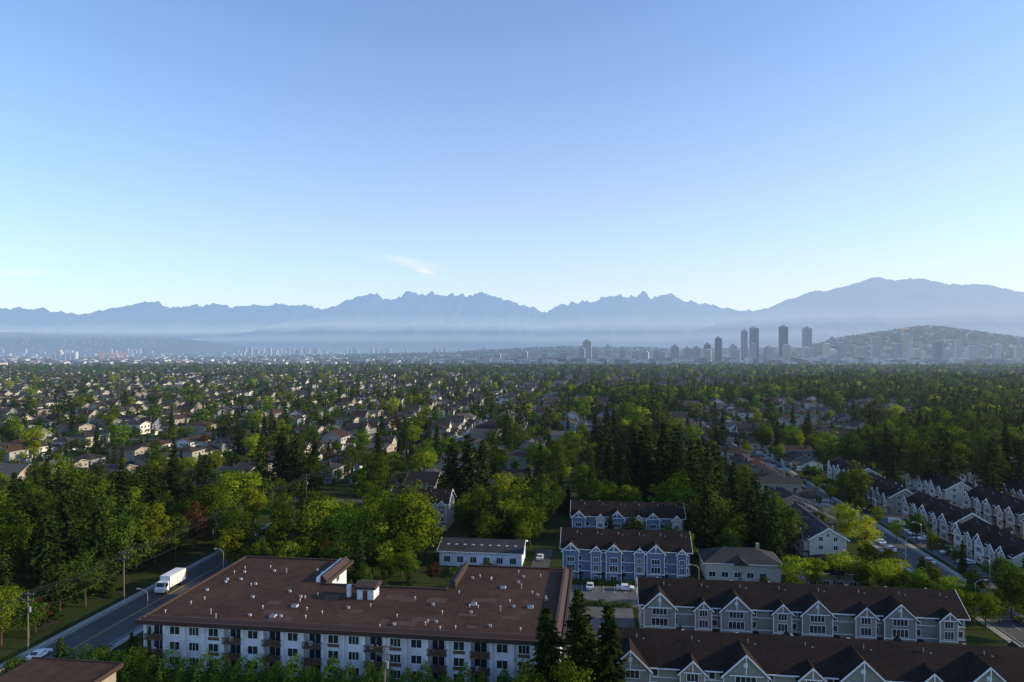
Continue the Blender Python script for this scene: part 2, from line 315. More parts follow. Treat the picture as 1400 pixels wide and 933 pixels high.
def townhouses(name,u,v,L,D=10.5,he=7.6,hr=11,unit=6.3,wm=m_beige,rm=m_shingle,rot=0,gw=3.6,seed=1,low=m_tan):
    B=Bld(name,u,v,rot); rr=random.Random(seed)
    B['walls'].box(0,L,0,D,0,he,wm)
    gable_roof_x(B,0,L,0,D,he,hr,rm,tm=wm)
    n=max(1,int(L/unit)); un=L/n
    B['belt_trim'].box(-.03,L+.03,-.05,0,2.75,2.95,m_trim); B['belt_trim'].box(-.03,L+.03,-.05,0,5.3,5.45,m_trim)
    for i in range(n):
        cx=(i+.5)*un; big=(i%2==0)
        g=gw*(1.25 if big else .75)*rr.uniform(.92,1.08); off=-.9 if big else .8
        pk=he-.5+g*.5*.95; yb=D*.46
        gx=cx+off*.6+rr.uniform(-.3,.3)
        front_gable(B,gx,g,-1.0,yb,he-.5,min(pk,hr-.2),wm if big else low,rm)
        nm_=3 if g>5 else 2
        win(B,gx,5.45,g*.45,1.25,-1.0,mull=nm_); win(B,gx,3.2,g*.5,1.5,-1.0,mull=nm_)
        win(B,gx,.7,g*.4,1.3,-1.0,mull=1)
        B['belt_trim'].box(gx-g/2-.03,gx+g/2+.03,-1.06,-1.0,2.75,2.95,m_trim)
        B['belt_trim'].box(gx-g/2-.05,gx-g/2+.12,-1.05,-.99,0,he-.5,m_trim); B['belt_trim'].box(gx+g/2-.12,gx+g/2+.05,-1.05,-.99,0,he-.5,m_trim)
        if big: B['gable_vents'].box(gx-.35,gx+.35,-1.04,-1.0,he+.1+.25*(pk-he),he+.8+.25*(pk-he),m_trim)
        sx=(i+1)*un-.9
        win(B,sx,5.6,.9,1.1,0,mull=0); win(B,sx,3.3,.9,1.2,0,mull=0)
        B['doors'].box(sx-.45,sx+.45,-.06,0,.15,2.25,m_door); B['porches'].box(sx-.7,sx+.7,-1.3,0,0,.15,m_conc); B['porches'].box(sx-.8,sx+.8,-1.4,0,2.4,2.55,rm)
        for zz in (.9,3.4,5.7): win(B,cx-1.2,zz,1.3,1.15,D,1); win(B,cx+1.4,zz,1.0,1.15,D,1)
        if i%2==1:
            hw=1.5; c2=cx
            B['dormers'].ext('y',[(c2-hw,he+.4),(c2+hw,he+.4),(c2,he+2.2)],D*.5,D+.1,wm)
            for q in (-1,1): B['dormers'].ext('y',[(c2+q*(hw+.3),he+.1),(c2,he+2.22),(c2,he+2.4),(c2+q*(hw+.3),he+.28)],D*.5,D+.5,rm)
        if rr.random()<.7: B['roof_vents'].box(cx-.25,cx+.25,D*.7,D*.7+.5,he+1.2,he+2.9,m_tan)
        B['roof_vents'].cyl((cx+1,D*.36,he+1),(cx+1,D*.36,hr-.1),.06,.06,6,m_metal)
        B['roof_vents'].box(cx+2,cx+2.3,D*.34,D*.34+.3,hr-(hr-he)*.32-.1,hr-(hr-he)*.32+.35,m_metal)
    for xx,sg in ((0,-1),(L,1)):
        for zz in (.9,3.4,5.8):
            winx(B,D*.3,zz,1.1,1.2,xx,sg); winx(B,D*.7,zz,1.1,1.2,xx,sg)
        winx(B,D*.5,he+.5,.8,.9,xx+.02*sg*-1,sg)
    return B.done()
townhouses('craftsman_townhouses',1,116.5,84,D=11,he=7.4,hr=11,unit=9.2,gw=5.6,seed=1)
townhouses('craftsman_townhouses',9,145,63,D=10.5,he=7.4,hr=10.8,unit=7.6,gw=4.8,seed=2)
townhouses('blue_townhouses',-9.2,178.5,32.5,D=11,he=8.8,hr=12.3,unit=5.4,wm=m_blue,seed=3,low=m_blue,gw=3.4)
townhouses('blue_townhouses',-8,214,34,D=11,he=8.8,hr=12.0,unit=5.6,wm=m_blue,seed=4,low=m_cream,gw=3.4)
townhouses('beige_townhouses',-70,224,20,D=11,he=9,hr=12.5,unit=5,wm=m_cream,seed=5,low=m_tan)
townhouses('white_townhouses',60,236,32,D=10,he=6.5,hr=9.5,unit=5.4,wm=m_cream,rm=m_shinglegrey,rot=-math.pi/2,seed=6)
townhouses('white_townhouses',46,262,26,D=10,he=6.5,hr=9.5,unit=5.4,wm=m_cream,rm=m_shingle,rot=-math.pi/2,seed=16)
for k,(uu,vv,LL) in enumerate([(108,222,30),(109,260,32),(107,299,34),(109,340,30),(134,234,30),(136,274,32),(134,316,34),(161,262,32),(159,302,34),(161,340,30),(133,198,28)]):
    townhouses('brown_townhouses',uu,vv,LL,D=10,he=6.6,hr=9.6,unit=5.6,wm=[m_cream,m_tan,m_beige][k%3],low=m_tan,rm=m_shingle,rot=-math.pi/2+(.03 if k%2 else -.03),seed=20+k)
B=Bld('clubhouse_building',-44,187)
B['walls'].box(0,23,0,12,0,4.2,m_white); gable_roof_x(B,0,23,0,12,4.2,6.0,m_shinglegrey,tm=m_white)
for k in range(6): win(B,2.2+k*3.7,1.1,1.7,1.6,0,mull=2); win(B,2.2+k*3.7,1.1,1.7,1.4,12,1)
B['doors'].box(12.6,13.6,-.06,0,0,2.2,m_door)
for k in range(9): B['skylights'].box(1.5+k*2.4,2.3+k*2.4,2.5,3.4,4.7,5.35,m_paleconc)
B.done()
def hiphouse(name,u,v,w_,d_,he,hr,wm,rm,rot=0):
    B=Bld(name,u,v,rot); B['walls'].box(0,w_,0,d_,0,he,wm); o=.7
    a=[(-o,-o,he),(w_+o,-o,he),(w_+o,d_+o,he),(-o,d_+o,he)]; i=d_/2
    r0=(i,d_/2,hr); r1=(w_-i,d_/2,hr); R=B['roof']
    R.poly([a[0],a[1],r1,r0],rm); R.poly([a[1],a[2],r1],rm); R.poly([a[2],a[3],r0,r1],rm); R.poly([a[3],a[0],r0],rm)
    B['gutters'].box(-o-.05,w_+o+.05,-o-.05,d_+o+.05,he-.2,he-.01,m_trim)
    for fl in range(max(1,int(he//2.7))):
        for k in range(int(w_//3.2)): win(B,1.7+k*3.2,fl*2.7+.9,1.6,1.3,0); win(B,1.7+k*3.2,fl*2.7+.9,1.4,1.2,d_,1)
        for k in range(int(d_//4)): winx(B,2+k*4,fl*2.7+.9,1.3,1.2,0,-1); winx(B,2+k*4,fl*2.7+.9,1.3,1.2,w_,1)
    B['porch'].box(w_*.4,w_*.4+2.5,-1.6,0,0,.3,m_conc); B['doors'].box(w_*.4+.7,w_*.4+1.6,-.07,0,.3,2.4,m_door)
    B['porch'].ext('y',[(w_*.4-.6,he-.1),(w_*.4+3.1,he-.1),(w_*.4+1.25,he+1.5)],-1.7,3.5,rm)
    B['chimney'].box(w_*.75,w_*.75+.8,d_*.6,d_*.6+.8,he,hr+.8,m_tan)
    return B.done()
hiphouse('grey_hip_roof_house',28,184,19,11,4.6,7.3,m_cream,m_shinglegrey)
hiphouse('hip_roof_house',52,180,15,11,4.4,7.4,m_beige,m_shingle)
B=Bld('low_flat_roof_building',-99,93)
B['walls'].box(0,16,0,16,0,5.0,m_tan); B['roof'].box(-.6,16.6,-.6,16.6,5.0,5.4,m_rbrown); B['fascia'].box(-.8,16.8,16.6,16.8,4.8,5.6,m_fascia); B['fascia'].box(16.6,16.8,-.6,16.6,4.8,5.6,m_fascia)
for k in range(4): win(B,2.5+k*3.6,1,1.6,1.3,16,1)
B.done()

# ------------------------------------------------ trees
def leafmesh(name,C,Nrm,size,mats_,trunk=None,aspect=1.0,axis=None,mat_idx=None):
    n=len(C); Nrm=Nrm/np.linalg.norm(Nrm,axis=1,keepdims=True)
    if axis is None:
        rnd=rng.normal(size=(n,3)); a=np.cross(Nrm,rnd)
    else: a=axis-Nrm*np.sum(axis*Nrm,axis=1,keepdims=True)
    a/=np.linalg.norm(a,axis=1,keepdims=True)+1e-9; b=np.cross(Nrm,a)
    s=np.asarray(size).reshape(-1,1)*np.ones((n,1)); a=a*s*.5; b=b*s*.5*aspect
    j=rng.uniform(.6,1.2,size=(n,4,1))
    V_=np.stack([C-a*j[:,0],C-b*j[:,1],C+a*j[:,2],C+b*j[:,3]],axis=1).reshape(-1,3)
    tb=MB()
    if trunk: trunk(tb)
    nv=len(tb.v)
    verts=tb.v+V_.tolist(); fs=tb.f+[(nv+4*i,nv+4*i+1,nv+4*i+2,nv+4*i+3) for i in range(n)]
    me=bpy.data.meshes.new(name); me.from_pydata(verts,[],fs)
    me.materials.append(m_bark)
    for m in mats_: me.materials.append(m)
    mi=[0]*len(tb.f)+([1]*n if mat_idx is None else mat_idx)
    me.polygons.foreach_set('material_index',mi); me.update(); return me
def broad(name,mat_,n=64,lv=66,ls=.030,rx=.30,zc=.60,rz=.38,cr=.10,trunkr=.018):
    cs=[]
    ph=rng.uniform(0,6.28)
    while len(cs)<n:
        p=rng.uniform(-1,1,3); q=np.linalg.norm(p)
        if q>1 or q<.35: continue
        ang=math.atan2(p[1],p[0]); lump=.82+.26*math.sin(3*ang+ph)+.14*math.sin(5*p[2]*3+ang+ph)
        cs.append(np.array([p[0]*rx*lump,p[1]*rx*lump,zc+p[2]*rz*(.90+.12*math.sin(2*ang+ph))]))
    C=[];Nn=[]
    for c in cs:
        r=cr*rng.uniform(.5,1.25); d=rng.normal(size=(lv,3)); d/=np.linalg.norm(d,axis=1,keepdims=True)
        rad=r*rng.uniform(.5,1.15,(lv,1)); q=c+d*rad*np.array([1.1,1.1,.75]); C.append(q)
        oc=(c-np.array([0,0,zc])); oc=oc/(np.linalg.norm(oc)+1e-6)
        Nn.append(d*.9+oc*.5+rng.normal(size=(lv,3))*.45+np.array([0,0,.25]))
    def tr(b):
        b.cyl((0,0,-.01),(0,0,.35),trunkr,trunkr*.7,7,m_bark); b.cyl((0,0,.35),(.01,0,zc+.1),trunkr*.7,trunkr*.3,6,m_bark)
        for c in cs[:14]:
            z=rng.uniform(.22,.5); b.cyl((0,0,z),tuple(c.tolist()),trunkr*.4,trunkr*.08,4,m_bark)
    C=np.concatenate(C); sz=rng.uniform(.6,1.3,len(C))*ls
    return leafmesh(name,C,np.concatenate(Nn),sz,[mat_],tr)
def conifer(name,mat_,levels=36,per=9,ls=.034,rmax=.17,dens=3,expo=.8,droop=.25,z0=.06):
    C=[];Nn=[];Ax=[];br=[]
    lean=rng.uniform(0,6.28)
    for i in range(levels):
        t=(i+rng.uniform(-.4,.4))/levels; z=z0+(1-z0)*max(t,0); r=rmax*(1-max(t,0))**expo+.006
        r*=rng.uniform(.8,1.12)
        if t>.03 : r*=min(1,.6+t*3)
        for k in range(per):
            if rng.random()<.14: continue
            a=2*math.pi*(k/per)+rng.uniform(-.4,.4)+i*.7; rr=r*rng.uniform(.58,1.2)*(1+.15*math.cos(a-lean))
            d=np.array([math.cos(a),math.sin(a),-droop*rng.uniform(.4,1.4)])
            if rr>.06 : br.append((z,d*rr))
            ns=max(2,int(rr/rmax*6)+1)
            for s in range(ns):
                q=(s+.7)/ns
                for _ in range(dens):
                    side=np.array([-d[1],d[0],0])
                    wdt=.22*rr*(1.1-q)*rng.uniform(-1,1)
                    c=np.array([0,0,z])+d*rr*q+side*wdt+np.array([0,0,q*q*.15*rr+rng.uniform(-.008,.008)])
                    C.append(c); Nn.append(np.array([0,0,1])+rng.normal(size=3)*.45+d*.35); Ax.append(d+side*rng.uniform(-.7,.7))
    def tr(b):
        b.cyl((0,0,-.01),(0,0,1.0),.014,.001,7,m_bark)
        for z,q in br[::3]: b.cyl((0,0,z),(q[0]*.9,q[1]*.9,z+q[2]*.9),.003,.001,3,m_bark)
    C=np.array(C); return leafmesh(name,C,np.array(Nn),rng.uniform(.7,1.4,len(C))*ls*1.35,[mat_],tr,aspect=.5,axis=np.array(Ax))
hi={}
hi['con']=[conifer('fir',m_con),conifer('fir',m_con,rmax=.20,levels=32,droop=.35),conifer('fir',m_con,rmax=.15,levels=40,expo=.65),conifer('cedar',m_con,rmax=.19,per=11,droop=.5,expo=.6)]
hi['grn']=[broad('maple',m_grn),broad('maple',m_grn,n=58,rx=.34,zc=.58,rz=.36),broad('linden',m_grn,rx=.25,n=60,zc=.57,rz=.41)]
hi['pop']=[broad('poplar',m_pop,n=80,rx=.20,zc=.54,rz=.45,cr=.09),broad('poplar',m_yel,n=66,rx=.19,zc=.54,rz=.45,cr=.08)]
hi['yel']=[broad('ash',m_yel),broad('ash',m_yel,n=56,rx=.33,zc=.57,rz=.37)]
hi['olv']=[broad('oak',m_olv),broad('oak',m_olv,rx=.34,n=70,zc=.58,rz=.37)]
hi['red']=[broad('plum',m_red,rx=.33,zc=.56,rz=.38)]
nm={'con':'conifer_tree','grn':'broadleaf_tree','pop':'poplar_tree','yel':'ash_tree','olv':'oak_tree','red':'copper_leaf_tree'}
placed=[]
def tree(x,y,h,k,wf=1.0,var=None):
    ms_=hi[k]; me=ms_[var] if var is not None else random.choice(ms_)
    o=obj(nm[k],me,(x,y,-.05),random.uniform(0,6.28),(h*wf,h*wf,h)); placed.append((x,y,h*.18)); return o
for t in [(-116,177,25,'con',1.1),(-110,161,23,'con',1.25),(-102,169,23,'con',1.3),(-106,185,21,'con',1.2),(-98,172,20,'olv',.85),(-148,203,24,'con',1.1),(-134,190,20,'con',1.2),(-126,172,18,'grn'),(-112,151,15,'con',1.4),(-104,139,13,'yel',1),(-111,143,12,'grn'),
 (-122,160,19,'olv'),(-130,163,17,'con',1.2),(-120,190,20,'con',1.2),(-140,178,19,'olv'),(-155,215,20,'con',1.2),(-165,222,18,'grn'),(-110,196,18,'grn'),(-103,152,12,'con',1.4),(-100,160,14,'olv'),
 (-101,193,18,'pop',1.15,1),(-122,204,17,'olv'),(-95,205,15,'red'),(-89,212,18,'grn',.95),(-97,222,15,'olv'),(-86,226,16,'yel',.9),(-75,222,15,'grn'),(-69,205,15,'olv'),(-97,288,28,'con',1.2),(-104,284,26,'con',1.1),(-90,286,26,'con',1.2),(-85,294,23,'con',1.1),(-92,296,24,'olv'),
 (-64,187,15,'grn',.9),(-74,190,16,'olv',.9),(-55,190,18,'pop',1.3,0),(-46,191,18,'pop',1.3,0),(-37.5,190,21,'pop',1.15,0),(-28.5,190,24,'pop',1.25,0),(-24.5,194,19,'pop',1,0),(-41,199,15,'olv'),(-58,199,16,'con',1.1),(-80,198,14,'grn'),(-83,205,15,'olv'),(-77,186,13,'yel'),
 (-16,249,30,'con',1.3),(-22,252,28,'con',1.2),(-11,254,27,'con',1.2),(-4,247,18,'yel',.9),(46,259,31,'con',1.25),(51,262,32,'con',1.2),(57,257,33,'con',1.3),(63,262,31,'con',1.25),(66,250,28,'con',1.3),(41,264,27,'con',1.1),(55,250,26,'con',1.3),(60,245,25,'con',1.3),(43,252,24,'con',1.2),(70,256,27,'con',1.2),(49,252,27,'con',1.3),
 (10,228,17,'olv'),(6,240,19,'con',1.3),(14,238,15,'grn'),(8,218,10,'olv'),(12,250,16,'olv'),(-12,236,15,'olv'),
 (19,300,22,'olv'),(13,310,20,'con',1.2),(55,395,28,'con',1.2),(49,400,26,'con',1.2),(60,402,25,'con'),(66,230,29,'con',1.2),(70,236,28,'con',1.1),(72,222,24,'con',1.3),(76,204,20,'con',1.3),(73,210,19,'con',1.3),(80,212,16,'olv'),(80,224,20,'con',1.2),(78,232,18,'olv'),(48,190,11,'grn'),(45,196,11,'olv'),(29,201,12,'con',1.2),(36,203,12,'olv'),(55,205,13,'con',1.3),(62,206,14,'olv'),
 (101,207,15,'yel',.95),(102,197,14,'yel',.95),(97,215,11,'grn'),(70,170,10,'yel',1.2),(76,171,9,'yel',1.2),(83,172,10,'yel',1.2),(90,165,10,'yel',1.2),(87,169,9,'grn',1.2),(96,171,9,'yel',1.1),(97,148,9,'grn',1.2),(102,147,9,'grn',1.2),(107,150,8,'olv'),(112,153,11,'olv',1.2),(108,141,9,'grn',1.2),(116,157,12,'grn',1.2),(121,160,13,'con',1.3),(104,155,8,'grn',1.2),(112,165,8,'olv'),
 (178,279,27,'con',1.3),(183,261,26,'con',1.2),(171,285,24,'olv'),(190,270,26,'con',1.2),(196,281,23,'olv'),(165,297,24,'con',1.2),(201,270,24,'con',1.2),(207,285,25,'con',1.2),(188,290,24,'grn'),(136,279,12,'grn'),(124,232,8,'grn'),(127,250,8,'olv'),(121,215,8,'yel'),(123,200,8,'grn'),(126,270,8,'grn'),(129,288,8,'yel'),
 (10.4,108,22.5,'con',1.3,1),(5.5,109.5,19,'con',1.3,3),(15,105.5,21,'con',1.3,0),(8.5,101,15,'grn',.9),(12,113,16,'con',1.5,3),(2.5,106,12,'grn',1.1),
 (-82,124,8,'con',1.7),(-87,120,7,'olv',1.2),(-76,126,6,'olv',1.3),(-73,131,6,'con',1.6),(-78,120,5.5,'grn',1.2),(-93,113,7,'grn'),(-71,124,5,'con',1.6),(-68,126,5.5,'olv',1.3),
 (-18,152,7,'grn',1.2),(-24,156,6,'grn',1.2),(-30,158,7,'olv',1.2),(-37,156,8,'con',1.4),(-46,168,7,'grn'),(-4,172,7,'olv'),(-14,170,7,'grn'),(-20,176,6,'red',1.1),(-32,175,6,'olv'),(3,206,10,'grn'),(-8,207,12,'olv'),(-5,222,13,'yel'),(0,235,15,'con',1.2),(-25,167,6,'con',1.4),(-37,170,7,'olv'),(-55,172,8,'grn'),(-60,175,9,'olv'),(-70,178,10,'olv'),(-66,181,9,'yel'),
 (33,128,5,'grn'),(55,126,4.5,'yel'),(17,111,4,'grn'),(44,128,4,'olv'),(28,103,6,'olv'),(52,160,6,'grn'),(60,162,7,'olv'),(67,160,6,'grn'),(42,163,6,'olv')]:
    tree(*t)
# groves: (u0,u1,v0,v1,count,hmin,hmax)
gr=random.Random(88)
for (a,b_,c_,d_,n_,h0,h1) in [(-215,-120,140,235,75,12,22),(-126,-118,118,150,6,7,12),(-94,-28,204,220,16,11,17),(-94,-48,166,184,14,8,13),(-94,-74,184,222,10,11,16),(-20,26,236,262,10,10,16),(30,56,200,232,14,10,20),(-46,-20,206,250,14,10,18),(97,104,262,350,8,6,10),(62,83,162,182,8,7,10),(98,130,160,186,12,7,12),(26,46,236,262,8,14,24)]:
    for i in range(n_):
        for _ in range(12):
            u=gr.uniform(a,b_); v=gr.uniform(c_,d_); x,y=P(u,v); h=gr.uniform(h0,h1)
            if all((x-q[0])**2+(y-q[1])**2>(q[2]+h*.13)**2 for q in placed): 
                k=gr.choices(['con','grn','olv','yel','pop','red'],[3,3,3,1.2,1,.15])[0]
                tree(x,y,h*(1.15 if k=='con' else 1),k,1.15 if k!='pop' else 1.1); break

def hedge(name,x0,x1,yc,wd,ht,mat_,dens=260,size=.28,clump=1.0):
    n=int((x1-x0)*dens); u=rng.uniform(x0,x1,n); a=rng.uniform(0,math.pi,n)
    bump=1+.16*clump*np.sin(u*1.9)+.12*clump*np.sin(u*.83+1)+.07*rng.normal(size=n)
    y=yc+np.cos(a)*wd*bump; z=np.abs(np.sin(a))**.6*ht*bump
    z=np.where(rng.random(n)<.45,z*rng.uniform(.05,1,n),z)
    C=np.stack([u,y,z],1); Nn=np.stack([rng.normal(size=n)*.4,np.cos(a)+rng.normal(size=n)*.4,np.sin(a)+.2],1)
    me=leafmesh(name,C,Nn,rng.uniform(.7,1.3,n)*size,[mat_]); o=obj(name,me,(0,0,0),TH); return o
m_hedge=FOL('hedge_foliage',(.020,.055,.008),(.095,.145,.016),.3,.5)
hedge('hedge',-96,-8,112.4,2.2,5.3,m_hedge,520,.32,1.3)
hedge('hedge',2,80,112.3,.8,1.3,m_hedge,120)
hedge('hedge',-6,8,162,.6,1.2,m_hedge,150)
hedge('hedge',-80,-22,160.5,.9,1.8,m_hedge,120)
hedge('hedge',-9,22,176.6,.6,1.2,m_hedge,140)
hedge('hedge',10,72,142,.7,1.1,m_hedge,120)

# ------------------------------------------------ ground, roads
def ground_mat():
    m=bpy.data.materials.new('ground'); m.use_nodes=True; nt=m.node_tree; nt.nodes.clear()
    ge=N(nt,'ShaderNodeNewGeometry'); a=N(nt,'ShaderNodeTexNoise'); a.inputs['Scale'].default_value=.03; a.inputs['Detail'].default_value=8; nt.links.new(ge.outputs['Position'],a.inputs[0])
    b=N(nt,'ShaderNodeTexNoise'); b.inputs['Scale'].default_value=.35; b.inputs['Detail'].default_value=6; nt.links.new(ge.outputs['Position'],b.inputs[0])
    c=mix_n(nt,math_n(nt,'MULTIPLY',math_n(nt,'SUBTRACT',a.outputs[0],.42),4,clamp=True),(.028,.042,.012),(.060,.078,.020))
    c=mix_n(nt,math_n(nt,'MULTIPLY',math_n(nt,'SUBTRACT',b.outputs[0],.50),6,clamp=True),c,(.055,.048,.034))
    d=N(nt,'ShaderNodeBsdfDiffuse'); nt.links.new(c,d.inputs[0]); finish(m,d.outputs[0]); return m
g=MB(); m_ground=ground_mat(); G=60000
g.poly([(-G,-500,0),(G,-500,0),(G,G,0),(-G,G,0)],m_ground); obj('ground',g.mesh('ground'))
CROSS=[262+165*k for k in range(16)]
STR0=[-105+97*k for k in range(-22,0)]+[-105,-17,90]+[187+97*k for k in range(0,20)]
DS=86
STRF=[-1900+DS*k for k in range(46)]
sr=random.Random(44); OFF=[0]+[sr.uniform(-40,40) for _ in range(20)]
def streets(v):
    j=0
    while j<len(CROSS) and v>CROSS[j]: j+=1
    if j==0: return STR0
    if j==1: return [s-(38 if s<90 else 0) for s in STR0]
    return [s+OFF[j] for s in STRF]
def road(name,u0,u1,v0,v1,kerb=True,mat_=m_asph,z=.02,line=None,along='v'):
    b=MB(); b.box(u0,u1,v0,v1,-.1,z,mat_)
    if kerb:
        for a in (u0-.25,u1): b.box(a,a+.25,v0,v1,-.1,.14,m_conc)
        for a in (u0-2.3,u1+.7): b.box(a,a+1.6,v0,v1,-.1,.10,m_conc)
    if line:
        c=(u0+u1)/2
        if line=='y':
            for q in (-.15,.1): b.box(c+q,c+q+.1,v0,v1,z,z+.006,m_yell)
        else:
            vv=v0
            while vv<v1: b.box(c-.07,c+.07,vv,min(vv+3,v1),z,z+.006,m_mark); vv+=9
    o=obj(name,b.mesh(name),(0,0,0),TH); return o
road('road',-111,-99,60,258.3,line='y')
road('road',86,94,60,258.3,line='d')
road('lane',-18.5,-13.5,164,206,kerb=False,z=.028)
road('parking_lot',-7.0,22,162,176,kerb=False,mat_=m_park)
road('lane',-6.5,8,111,162,kerb=False,mat_=m_park)
road('lane',8,84,132,141,kerb=False,mat_=m_park,z=.024)
road('parking_lot',98,105,186,258,kerb=False,mat_=m_park,z=.03)
for j in range(8):
    c0=CROSS[j]; c1=CROSS[j+1]
    for s in streets(c0+50):
        if abs(s)<1.0*c1+150: road('street',s-4,s+4,c0+3.7,c1-3.7,kerb=(c1<600))
for s in STR0:
    if s<-150 and s>-400 or 150<s<400: road('street',s-4,s+4,130,258.3)
for c in CROSS[:9]: road('cross_street',-.92*c-150,.85*c+150,c-3.7,c+3.7,kerb=False)
pk=MB()
for k in range(9): pk.box(-4+k*2.7,-4+k*2.7+.1,171,175.8,.02,.027,m_mark)
for k in range(23): pk.box(101.5,104.9,187+k*3,187+k*3+.1,.03,.037,m_mark)
obj('parking_bay_markings',pk.mesh('parking_bay_markings'),(0,0,0),TH)

# ------------------------------------------------ vehicles
def car_mesh(name,paint,van=False):
    b=MB(); W=.9
    if van: body=[(-2.4,.35),(2.3,.35),(2.45,.6),(2.4,1.0),(1.7,1.15),(1.15,1.85),(-2.2,1.95),(-2.45,1.8)]; gl=[(-2.0,1.2),(1.45,1.2),(1.05,1.75),(-2.0,1.8)]
    else: body=[(-2.2,.35),(2.15,.35),(2.28,.55),(2.2,.82),(1.25,.98),(.55,1.42),(-.95,1.46),(-1.7,1.05),(-2.22,.98)]; gl=[(-1.45,1.02),(1.05,1.0),(.48,1.36),(-.9,1.39)]
    n=len(body)
    def lay(y,zs,inset): return [(x*inset, y*(.80 if z>1.2 else 1), z) for x,z in body]
    a=lay(-W,0,1);c=lay(W,0,1)
    s0=len(b.v); k=b.mi(paint); b.v+=a+c
    b.f.append(tuple(range(s0,s0+n))); b.f.append(tuple(range(s0+2*n-1,s0+n-1,-1))); b.m+=[k,k]
    for i in range(n):
        j=(i+1)%n; b.f.append((s0+i,s0+j,s0+n+j,s0+n+i)); b.m.append(k)
    for sg in (-1,1):
        b.poly([(x,sg*(W+.012 if z<1.2 else W*.80+.02),z) for x,z in gl],m_glass)
    def slab(p,q):
        (x0,z0),(x1,z1)=p,q; nx,nz_=(z1-z0),-(x1-x0); l=math.hypot(nx,nz_); nx/=l;nz_/=l
        if nz_<0: nx,nz_=-nx,-nz_
        e=.015; f0=.08;f1=.92
        A_=(x0+(x1-x0)*f0+nx*e,z0+(z1-z0)*f0+nz_*e);B_=(x0+(x1-x0)*f1+nx*e,z0+(z1-z0)*f1+nz_*e)
        b.poly([(A_[0],-W*.86,A_[1]),(A_[0],W*.86,A_[1]),(B_[0],W*.74,B_[1]),(B_[0],-W*.74,B_[1])],m_glass)
    if van: slab((1.7,1.15),(1.15,1.85))
    else: slab((1.25,.98),(.55,1.42)); slab((-.95,1.46),(-1.7,1.05))
    for x in (-1.4,1.4):
        for y in (-W,W): b.cyl((x,y-.1,.33),(x,y+.1,.33),.33,.33,14,m_dark); b.cyl((x,y-.11,.33),(x,y+.11,.33),.18,.18,10,m_metal)
    b.box(2.2,2.27,-.75,-.45,.62,.76,m_trim); b.box(2.2,2.27,.45,.75,.62,.76,m_trim)
    b.box(-2.26,-2.2,-.8,-.5,.7,.85,m_door); b.box(-2.26,-2.2,.5,.8,.7,.85,m_door)
    return b.mesh(name)
me_car=car_mesh('car',m_carp); me_carw=car_mesh('car',m_carw); me_van=car_mesh('van',m_carw,True); me_van2=car_mesh('van',m_carp,True)
def putcar(u,v,rot,me=me_car,name='parked_car'):
    x,y=P(u,v); obj(name,me,(x,y,.03),TH+rot)
H2=math.pi/2
putcar(-108.5,121,H2,me_carw,'white_car'); putcar(6.8,173.4,0.0,me_carw,'white_car'); putcar(-2,173.5,H2)
cr=random.Random(5)
for k in range(23):
    if cr.random()<.36: putcar(102.7,188.6+k*3,cr.choice([0,math.pi]),cr.choice([me_car,me_carw,me_van,me_car,me_van2]))
for k in range(14):
    if cr.random()<.32: putcar(87.2,160+k*7.2,H2,cr.choice([me_car,me_carw,me_car]))
    if cr.random()<.2: putcar(92.8,163+k*7.2,H2,cr.choice([me_car,me_carw]))
putcar(91.7,206,H2,me_car,'moving_car')
putcar(-15,178,H2,me_car); putcar(-16.5,196,H2,me_car)
for k in range(3): putcar(-109.2,190+k*16,H2,cr.choice([me_car,me_carw]))
for k in range(4): putcar(14+k*15,134,0,cr.choice([me_car,me_van2]))
for c in range(270,640,9):
    for s in streets(c):
        if -500<s<500 and min(abs(c-q) for q in CROSS)>8:
            if cr.random()<.3 and abs(P(s,c)[0])<.85*c:
                putcar(s+cr.choice([-3,3]),c,H2,cr.choice([me_car,me_carw,me_car,me_van2]))
b=MB()  # box truck
b.box(-4.0,1.9,-1.2,1.2,.95,3.45,m_carw)
for x in np.arange(-3.6,1.8,.9): b.box(float(x),float(x)+.05,-1.225,1.225,1.0,3.42,m_metal)
b.box(-4.03,-4.0,-1.05,1.05,1.05,3.3,m_metal); b.box(-4.0,3.7,-.5,.5,.6,.93,m_dark)
b.ext('y',[(2.05,.5),(3.95,.5),(4.0,1.35),(3.65,1.6),(3.25,2.45),(2.05,2.5)],-1.08,1.08,m_carw)
b.poly([(3.67,-.95,1.62),(3.67,.95,1.62),(3.28,.9,2.4),(3.28,-.9,2.4)],m_glass)
for q in (-1.09,1.09): b.poly([(2.35,q,1.5),(3.5,q,1.5),(3.2,q,2.25),(2.35,q,2.25)],m_glass)
for x in (-2.6,3.0):
    for y in (-1.0,1.0): b.cyl((x,y-.15,.45),(x,y+.15,.45),.45,.45,16,m_dark); b.cyl((x,y-.16,.45),(x,y+.16,.45),.22,.22,10,m_metal)
x,y=P(-107.0,160); obj('box_truck',b.mesh('box_truck'),(x,y,.03),TH-H2,1.12)

